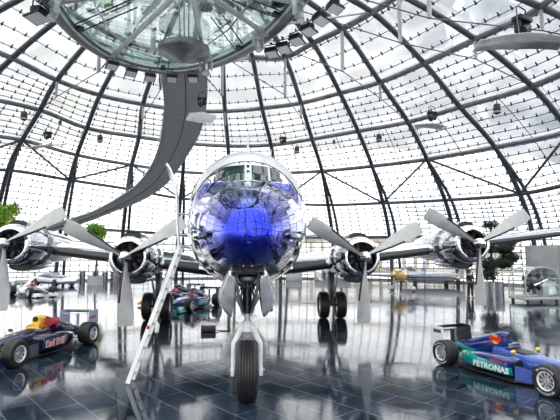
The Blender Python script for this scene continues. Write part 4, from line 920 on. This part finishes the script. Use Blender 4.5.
for x in (-1.35, 1.35):
    for s in (-1, 1): MB().lathe([(0,-.12),(.2,-.12),(.33,-.1),(.33,.1),(.2,.12),(0,.12)], (x, s*.8, .33), (0,1,0), 24).build('wheel', rubber, sc_)
for s in (-1, 1): MB().box((2.06,s*.55,.45), (.12,.3,.12), bev=.03).build('headlight', lens, sc_)

# ------------------------------------------------------------ aerobatic plane far right
ap_ = thing('aerobatic_plane', 'small blue aerobatic propeller plane with a gold nose, right of the inner right propeller', 'airplane', (13.2,36,0), radians(-132))
# +X forward
S = [(3.0,1.28,.16,.16),(2.9,1.28,.33,.32),(2.6,1.26,.4,.4),(2.0,1.22,.42,.44),(1.2,1.18,.4,.45),(0,1.15,.36,.42),(-1.5,1.12,.24,.3),(-3,1.14,.11,.16),(-3.4,1.15,.04,.1)]
gold = paint('gold_paint', (.75,.42,.05))
def bodym():
    m = paint('aerobatic_blue', (.015,.03,.2)); b = m.node_tree.nodes['Principled BSDF']
    tc = nd(m, 'ShaderNodeTexCoord'); sp = nd(m, 'ShaderNodeSeparateXYZ'); lk(m, tc.outputs['Object'], sp.inputs[0])
    cr = nd(m, 'ShaderNodeValToRGB'); cr.color_ramp.interpolation = 'CONSTANT'
    r = nd(m, 'ShaderNodeMapRange'); r.inputs[1].default_value = -3.5; r.inputs[2].default_value = 3.2; lk(m, sp.outputs['X'], r.inputs[0]); lk(m, r.outputs[0], cr.inputs[0])
    e = cr.color_ramp.elements; e[0].color = (.3,.36,.5,1); e[0].position = 0; e[1].position = .35; e[1].color = (.015,.03,.22,1)
    for p, c in ((.62,(.5,.03,.04,1)),(.70,(.02,.03,.2,1)),(.76,(.75,.42,.05,1))): k = e.new(p); k.color = c
    lk(m, cr.outputs[0], b.inputs['Base Color']); return m
MB().rings([sect(x, z, a, b, 0, 2.3) for x, z, a, b in S]).build('fuselage', bodym(), ap_)
MB().rings([sect(x, z, a, b, 0, 2) for x, z, a, b in ((1.0,1.5,.1,.05),(.6,1.6,.26,.2),(0,1.65,.28,.24),(-.7,1.55,.2,.16),(-1.2,1.4,.05,.05))]).build('canopy', pane, ap_)
for s in (-1, 1):
    R = [[Vector((x0+c*ch, s*y, 1.08+h*ch)) for c, h in ((.5,0),(.4,.05),(.1,.08),(-.3,.04),(-.5,0),(-.3,-.04),(.1,-.07),(.4,-.05))] for y, ch, x0 in ((.3,1.6,.9),(2.2,1.3,.85),(3.9,.85,.8))]
    w = MB().rings(R).build('wing', mat('aerobatic_wing_navy', (.01,.018,.12), .45), ap_)
    MB().rings([[Vector((.8+c*.9, s*y, 1.08+h*1.3)) for c, h in ((.5,0),(.4,.05),(.1,.08),(-.3,.04),(-.5,0),(-.3,-.04),(.1,-.07),(.4,-.05))] for y in (3.7,3.98)]).build('wing_tip', redp, w)
    MB().rings([[Vector((-3.0+c*.7, s*y, 1.2+h*.4)) for c, h in ((.5,0),(.1,.06),(-.5,0),(.1,-.06))] for y in (.05,1.25)]).build('tailplane', blue_p, ap_)
    MB().tube([(1.7,s*.25,.85),(1.7,s*.85,.25)], .05, 8).build('gear_leg', whitep, ap_)
    MB().ball((1.65,s*.9,.2), .2, 12, (1.7,.55,.8)).build('wheel_fairing', whitep, ap_)
    MB().lathe([(0,-.05),(.14,-.05),(.14,.05),(0,.05)], (1.65,s*.9,.14), (0,1,0), 16).build('wheel', rubber, ap_)
MB().slab([(-2.5,-.03,1.25),(-3.4,-.03,1.1),(-3.5,-.03,2.2),(-3.1,-.03,2.25)], (0,1,0), .06).build('fin', blue_p, ap_)
MB().lathe([(0,.42),(.08,.36),(.17,.12),(.18,0),(0,0)], (3.0,0,1.28), (1,0,0), 20).build('spinner', gold, ap_)
for k in range(3):
    a = 2*pi*k/3+.5; d = Vector((0, cos(a), sin(a))); e = Vector((0, -sin(a), cos(a)))
    MB().slab([Vector((3.12,0,1.28))+d*.1-e*.04, Vector((3.12,0,1.28))+d*.5-e*.08, Vector((3.12,0,1.28))+d*.95-e*.05, Vector((3.12,0,1.28))+d*.95+e*.05, Vector((3.12,0,1.28))+d*.5+e*.08, Vector((3.12,0,1.28))+d*.1+e*.04], (1,0,0), .02).build('propeller_blade', pale, ap_, smooth=False)
MB().lathe([(0,-.04),(.1,-.04),(.1,.04),(0,.04)], (-3.2,0,.1), (0,1,0), 14).tube([(-3.2,0,.12),(-3.0,0,1.0)], .02, 6).build('tail_wheel', blackm, ap_)

# white torpedo-shaped pod behind it
pod = thing('white_exhibit_pod', 'long white torpedo-shaped exhibit lying behind the aerobatic plane', 'exhibit', (17.0,41.0,0), radians(-8))
MB().rings([sect(x, .75, a, a, 0, 2) for x, a in ((-2.9,.1),(-2.6,.3),(-1.5,.42),(1.2,.42),(2.3,.3),(2.9,.08))]).build('hull', whitep, pod)
for x in (-1.5, 1.3): MB().box((x,0,.18), (.2,.9,.36), bev=.03).build('cradle', blackm, pod)
MB().slab([(2.2,-.02,.9),(2.9,-.02,.8),(2.95,-.02,1.4),(2.6,-.02,1.4)], (0,1,0), .04).build('fin', whitep, pod)

# ------------------------------------------------------------ radial engine in a glass showcase
SH = Vector((16.9, 25.9, 0)); shw = thing('engine_showcase', 'arched glass showcase on castors in front of the curved panel at the right', 'display case', SH, radians(6))
MB().box((0,0,.26), (2.3,1.5,.16), bev=.03).build('base', pale, shw)
for x in (-.95, .95):
    for y in (-.6, .6): MB().lathe([(0,-.03),(.09,-.03),(.09,.03),(0,.03)], (x,y,.09), (0,1,0), 14).tube([(x,y,.09),(x,y,.2)], .025, 6).build('castor', black, shw)
arch = [(-1.1,.34),(-1.1,1.25)]+[(-1.1*cos(a)*1.0, 1.25+.78*sin(a)) for a in [pi*k/12 for k in range(1, 12)]]+[(1.1,1.25),(1.1,.34)]
for y in (-.7, .7):
    MB().tube([(x, y, z) for x, z in arch], .04, 8).build('frame_arch', pale, shw)
    MB().add([(x, y, z) for x, z in arch], [tuple(range(len(arch)))]).build('end_glass', clear_glass, shw, smooth=False)
for x, z in ((-1.1,1.25),(1.1,1.25),(0,2.03)): MB().tube([(x,-.7,z),(x,.7,z)], .03, 8).build('frame_rail', pale, shw)
MB().rings([[Vector((x,-.7,z)), Vector((x,.7,z))] for x, z in arch], wrap=False, cap=False).build('glass_vault', clear_glass, shw)
en = thing('radial_engine', 'dark radial aircraft engine with silver propeller shaft inside the glass showcase', 'engine', SH+Vector((-.1,0,.34)), radians(6))
MB().lathe([(0,-.3),(.3,-.28),(.34,0),(.3,.25),(.18,.4),(.1,.55),(0,.55)], (0,0,.82), (0,-1,0), 24).build('crankcase', grime, en)
for k in range(9):
    a = 2*pi*k/9; d = Vector((cos(a), 0, sin(a)))
    pr = [(.11,.28)]
    for q in range(6): pr += [(.11,.32+q*.05),(.14,.33+q*.05),(.14,.345+q*.05),(.11,.355+q*.05)]
    pr += [(.12,.62),(.08,.68),(0,.68)]
    MB().lathe(pr, (0,-.02,.82), d, 12).build('cylinder', grime if k % 3 else blackm, en)
MB().tube([(0,-.55,.82),(0,-.95,.82)], [.07,.05], 12).tube([(-.45,-.72,.66),(.45,-.72,.98)], .06, 8).build('propeller_shaft', chrome, en)
MB().tube([(-.5,0,.02),(-.3,0,.6)], .04, 8).tube([(.5,0,.02),(.3,0,.6)], .04, 8).box((0,0,.02), (1.2,.8,.04)).build('stand', steel_l, en)
MB().box((.62,-.2,.3), (.36,.3,.55), bev=.03).build('oil_tank', whitep, en)

# steel planter with a tree
leafd = noisy(mat('dark_leaves', (.02,.035,.022), .5), 6, .5, 1.8); leafg = noisy(mat('bright_leaves', (.18,.42,.03), .5), 4, .5, 1.5); leafy = mat('yellow_green_leaves', (.42,.55,.06), .5); bark = noisy(mat('bark', (.08,.06,.045), .8), 8, .6, 1.4)
brushed = noisy(mat('brushed_steel', (.33,.33,.34), .25, 1), 1.5, .6, 1.25, stretch=(6,6,.1))
def leaves(mb, c, r, n, sz, seed, sc=(1,1,1)):
    rn = random.Random(seed)
    for _ in range(n):
        d = Vector((rn.gauss(0,1), rn.gauss(0,1), rn.gauss(0,1))).normalized()*(rn.random()**.45)
        p = Vector(c)+Vector((d.x*r*sc[0], d.y*r*sc[1], d.z*r*sc[2])); a = Vector((rn.gauss(0,1), rn.gauss(0,1), rn.gauss(0,1))).normalized(); b_ = a.orthogonal().normalized()
        s = sz*rn.uniform(.6,1.3); n_ = a.cross(b_)*s*.12
        mb.add([p-a*s, p+b_*s*.35+n_, p+a*s, p-b_*s*.35+n_], [(0,1,2),(0,2,3)])
def planter(loc, r, h, label, m):
    p = thing('planter', label, 'planter', loc)
    MB().lathe([(0,0),(r,0),(r,h),(r*.94,h),(r*.94,h-.1),(0,h-.1)], n=40).build('pot', m, p)
    MB().lathe([(0,0),(r*.93,0),(r*.93,.03),(0,.05)], (0,0,h-.1), n=24).build('soil', bark, p); return p
P1 = Vector((16.5, 29.6, 0)); planter(P1, .64, .95, 'brushed steel cylinder planter beside the outer right propeller', brushed)
tr = thing('potted_tree', 'tall dark-leaved tree growing in the brushed steel planter', 'tree', P1+Vector((0,0,.85)))
MB().tube(catmull([(0,0,0),(.06,0,1),(-.04,.05,2.2),(.02,0,3.9)], 5), .07, 8).tube([(0,0,1.1),(.5,0,1.8),(1.1,.1,2.3)], .035, 6).tube([(0,0,.8),(.5,.2,1.2),(1.3,.1,1.5)], .03, 6).tube([(0,0,.5),(-.3,.2,1.3),(-.6,0,2)], .03, 6).build('trunk', bark, tr)
b = MB()
for c, r, n in (((-.2,0,1.3),.55,420),((.8,0,1.35),.5,380),((1.35,.1,1.7),.45,360),((.9,0,2.3),.5,380),((1.3,.1,2.75),.38,260),((-.1,0,2.3),.4,240),((0,0,3.9),.42,160),((-.3,0,.6),.5,260)): leaves(b, c, r*1.1, int(n*1.5), .15, int(r*1000+n), (1.2,.8,.7))
b.build('foliage', leafd, tr, smooth=False)
def bright_tree(loc, z0, s, label, seed):
    t = thing('indoor_tree', label, 'tree', loc)
    MB().tube(catmull([(0,0,0),(.1,0,z0*.5),(0,0,z0)], 5), .09, 8).build('trunk', bark, t)
    b = MB(); rn = random.Random(seed)
    for k in range(9): leaves(b, (rn.uniform(-.6,.6)*s, rn.uniform(-.6,.6)*s, z0+rn.uniform(-.7,.9)*s), .6*s, 170, .17, seed*9+k, (1,1,.9))
    b.build('foliage', leafg, t, smooth=False)
    b = MB()
    for k in range(4): leaves(b, (rn.uniform(-.6,.6)*s, rn.uniform(-.6,.2)*s, z0+rn.uniform(-.5,.9)*s), .6*s, 90, .15, seed*9+k+50)
    b.build('young_leaves', leafy, t, smooth=False)
planter((-13.7,43.5,0), .7, .8, 'white round planter under the bright tree left of the inner left propeller', whitep)
bright_tree((-13.7,43.5,.7), 3.75, .95, 'bright green leafy tree left of the inner left propeller', 3)
planter((-18.6,36.5,0), .7, .8, 'white round planter behind the outer left engine', whitep)
bright_tree((-18.6,36.5,.7), 4.7, 1.15, 'bright green leafy tree at the far left edge over the outer left engine', 5)

# ------------------------------------------------------------ person by the outer right propeller
pe = thing('person', 'person in dark clothes standing by the outer right propeller, one hand on the hip', 'person', (14.45,28.7,0), radians(10))
def skin_body(name, V, E, R_, m, parent, sub=2):
    me = bpy.data.meshes.new(name); me.from_pydata(V, E, []); ob = bpy.data.objects.new(name, me); COL.objects.link(ob)
    sk = ob.modifiers.new('s', 'SKIN'); me.skin_vertices[0].data[0].use_root = True
    for i, r in enumerate(R_): me.skin_vertices[0].data[i].radius = (r if isinstance(r, tuple) else (r, r))
    ob.modifiers.new('d', 'SUBSURF').levels = sub; ob.modifiers['d'].render_levels = sub
    dg = bpy.context.evaluated_depsgraph_get(); me2 = bpy.data.meshes.new_from_object(ob.evaluated_get(dg)); ob.modifiers.clear(); ob.data = me2
    me2.name = name; me2.materials.clear(); me2.materials.append(m); me2.shade_smooth(); ob.parent = parent; return ob
skinm = mat('skin', (.42,.25,.18), .5, Subsurface_Weight=.1); cloth = mat('dark_cloth', (.015,.016,.022), .8)
V = [(0,0,.95),(0,0,1.12),(0,0,1.32),(0,0,1.45),(0,-.01,1.53),(0,-.02,1.62),(0,-.01,1.74),
     (.1,0,.9),(.12,-.02,.5),(.13,.02,.1),(.14,-.1,.05),(-.1,0,.9),(-.12,-.01,.5),(-.14,.02,.1),(-.15,-.1,.05),
     (.18,0,1.42),(.3,.03,1.17),(.2,-.1,.98),(-.18,0,1.42),(-.24,.02,1.15),(-.25,-.05,.9)]
E_ = [(0,1),(1,2),(2,3),(3,4),(4,5),(5,6),(0,7),(7,8),(8,9),(9,10),(0,11),(11,12),(12,13),(13,14),(3,15),(15,16),(16,17),(3,18),(18,19),(19,20)]
R_ = [.13,.12,.14,.11,.05,.085,.075,.09,.065,.045,.04,.09,.065,.045,.04,.065,.045,.03,.065,.045,.03]
body = skin_body('body', V, E_, R_, skinm, pe)
def cl(name, idx, grow):
    mp_ = {q: k for k, q in enumerate(idx)}; return skin_body(name, [V[q] for q in idx], [(mp_[a], mp_[b]) for a, b in E_ if a in mp_ and b in mp_], [R_[q]+grow for q in idx], cloth, body)
cl('jacket', [0,1,2,3,15,16,18,19], .016); cl('trousers', [0,7,8,9,11,12,13], .016)
MB().ball((0,.01,1.72), .1, 14, (1,1.05,.9)).build('hair', black, body)
MB().ball((0,-.115,1.645), .016, 8, (.8,1.2,1.4)).ball((.035,-.095,1.68), .012, 6).ball((-.035,-.095,1.68), .012, 6).build('face_features', skinm, body)
for s, w in ((1,(.2,-.1,.98)), (-1,(-.25,-.05,.9))):
    for k in range(5):
        o = Vector(w); a = (k-2)*.016; d = Vector((-s*.3 if s > 0 else 0, -.2 if k else -.9, -1)).normalized()
        l = (.06,.085,.095,.088,.07)[k]
        MB().tube([o+Vector((0,a,-.03)), o+Vector((0,a,-.03))+d*l*.6, o+Vector((0,a+.004,-.03))+d*l], [.011,.010,.007], 6).build('finger', skinm, body)
for s in (-1, 1): MB().ball((s*.145,-.07,.05), .06, 10, (.8,2.0,.7)).build('shoe', black, body)

# ------------------------------------------------------------ curved panel on the right, and far small things
R = []
for i in range(17):
    a = radians(100-5.2*i); c = Vector((27.2, 23.5, 0)); R.append(c+Vector((-sin(a)*8.6+0, cos(a)*8.6, 0)))
pn = thing('curved_panel', 'tall curved pale grey exhibition panel behind the glass showcase', 'panel', (20.2,30,0))
R = [Vector((20.15+i*.36, 31.6-.42*i+.012*i*i, 0)) for i in range(17)]
b = MB(); b.rings([[p, p+Vector((0,0,3.4)), p+Vector((.1,.12,3.4)), p+Vector((.1,.12,0))] for p in R]).build('panel_sheet', noisy(mat('panel_grey', (.74,.75,.74), .4, .2), 1.5, .8, 1.1), pn, (20.2,30,0))
b = MB()
for k in (0,4,8,12,16): b.box(R[k]+Vector((-.03,-.03,1.7)), (.05,.05,3.4))
b.build('panel_joint', pale, pn, (20.2,30,0))

bx = thing('cable_box', 'small black box with a cable on the floor left of the nose wheel', 'box', (-1.29,16.85,0), .1)
MB().box((0,0,.11), (.52,.35,.2), bev=.02).build('case', black, bx); MB().box((0,-.178,.11), (.3,.01,.1)).build('front_plate', blackm, bx)
MB().tube(catmull([(.26,0,.05),(.45,.05,.02),(.62,-.02,.02),(.8,.1,.02)], 5), .018, 6).build('cable', black, bx)
ck = thing('wheel_chock', 'small black chock on the floor right of the nose wheel leg', 'chock', (1.24,23.5,0))
MB().slab([(-.2,-.15,0),(.2,-.15,0),(.16,-.15,.1),(-.16,-.15,.12)], (0,1,0), .3).build('wedge', black, ck)

# red-capped steel cylinders and small cases standing far back
def bollard(label, loc, hcol, h=1.1, r=.28):
    t = thing('display_column', label, 'display column', loc, 0, 'display columns at the back')
    MB().lathe([(0,0),(r*1.2,0),(r*1.2,.05),(r,.07),(r,h),(0,h)], n=24).build('shaft', brushed, t)
    MB().lathe([(0,0),(r*1.15,0),(r*1.15,.12),(0,.16)], (0,0,h), n=24).build('cap', hcol, t)
bollard('grey display column left of the others, under the left wing', (-16.0,46.9,0), steel_l)
bollard('second grey display column under the left wing, next to the red one', (-13.9,47.2,0), steel_l, 1.0)
bollard('red-capped display column just left of the inner left propeller', (-12.8,46.6,0), redp, 1.0, .4)
bollard('grey display column beside the red-capped one', (-14.8,47.1,0), pale, .95)
for i, (x, y, lab) in enumerate(((5.2,49,'low white display plinth far back beneath the right wing, near the main wheel'),(8.4,50,'low white display plinth far back beneath the inner right propeller'),(10.6,49.5,'low white display plinth far back left of the aerobatic plane'))):
    t = thing('display_plinth', lab, 'plinth', (x, y, 0), 0, 'plinths at the back')
    MB().box((0,0,.4), (1.7,.8,.8), bev=.03).build('block', whitep, t); MB().box((0,0,.86), (1.8,.9,.06)).build('top_plate', blackm if i == 0 else redp, t)

# ------------------------------------------------------------ building outside, seen through the foot of the glazing
bd = thing('neighbouring_building', 'pale low building with rows of windows outside the glass, right of the inner right propeller', 'building', (26,82,-.35), radians(-8))
MB().box((0,0,3.1), (44,8,6.2)).build('facade', mat('pale_facade', (.26,.22,.16), .7), bd, smooth=False)
MB().box((0,0,6.35), (45,9,.3)).build('roof', pale, bd, smooth=False)
wf = mat('facade_window', (.85,.85,.82), .2)
for i in range(22):
    for k in range(2):
        MB().box((-21+i*2, -4.03, 1.7+k*2.6), (1.4,.1,1.7)).build('window', wf, bd, smooth=False)
hd = thing('white_hall', 'long white hall outside the glass on the left', 'building', (-40,84,-.35), radians(12))
MB().box((0,0,2.6), (60,8,5.2)).build('facade', mat('white_render', (.85,.85,.85), .8), hd, smooth=False)
MB().box((0,0,5.35), (61,9,.3)).build('roof', pale, hd, smooth=False)

# ------------------------------------------------------------ lights: a work floodlight on a stand behind the viewer, aimed at the airliner
fs = thing('work_light', 'work light on a tripod facing the airliner nose', 'lamp', (.5,-2.6,.0))
MB().tube([(0,0,.2),(0,0,3.2)], .03, 8).tube([(0,0,.7),(.5,0,0)], .02, 6).tube([(0,0,.7),(-.25,.43,0)], .02, 6).tube([(0,0,.7),(-.25,-.43,0)], .02, 6).build('tripod', blackm, fs)
MB().box((0,-.1,3.9), (2.3,.12,1.6), bev=.03).build('housing', black, fs)
em = mat('lamp_emitter', (1,1,1), .5, Emission_Color=(.9,.95,1,1), Emission_Strength=25.)
MB().box((0,-.035,3.9), (2.2,.01,1.5)).build('lamp_face', em, fs, smooth=False)
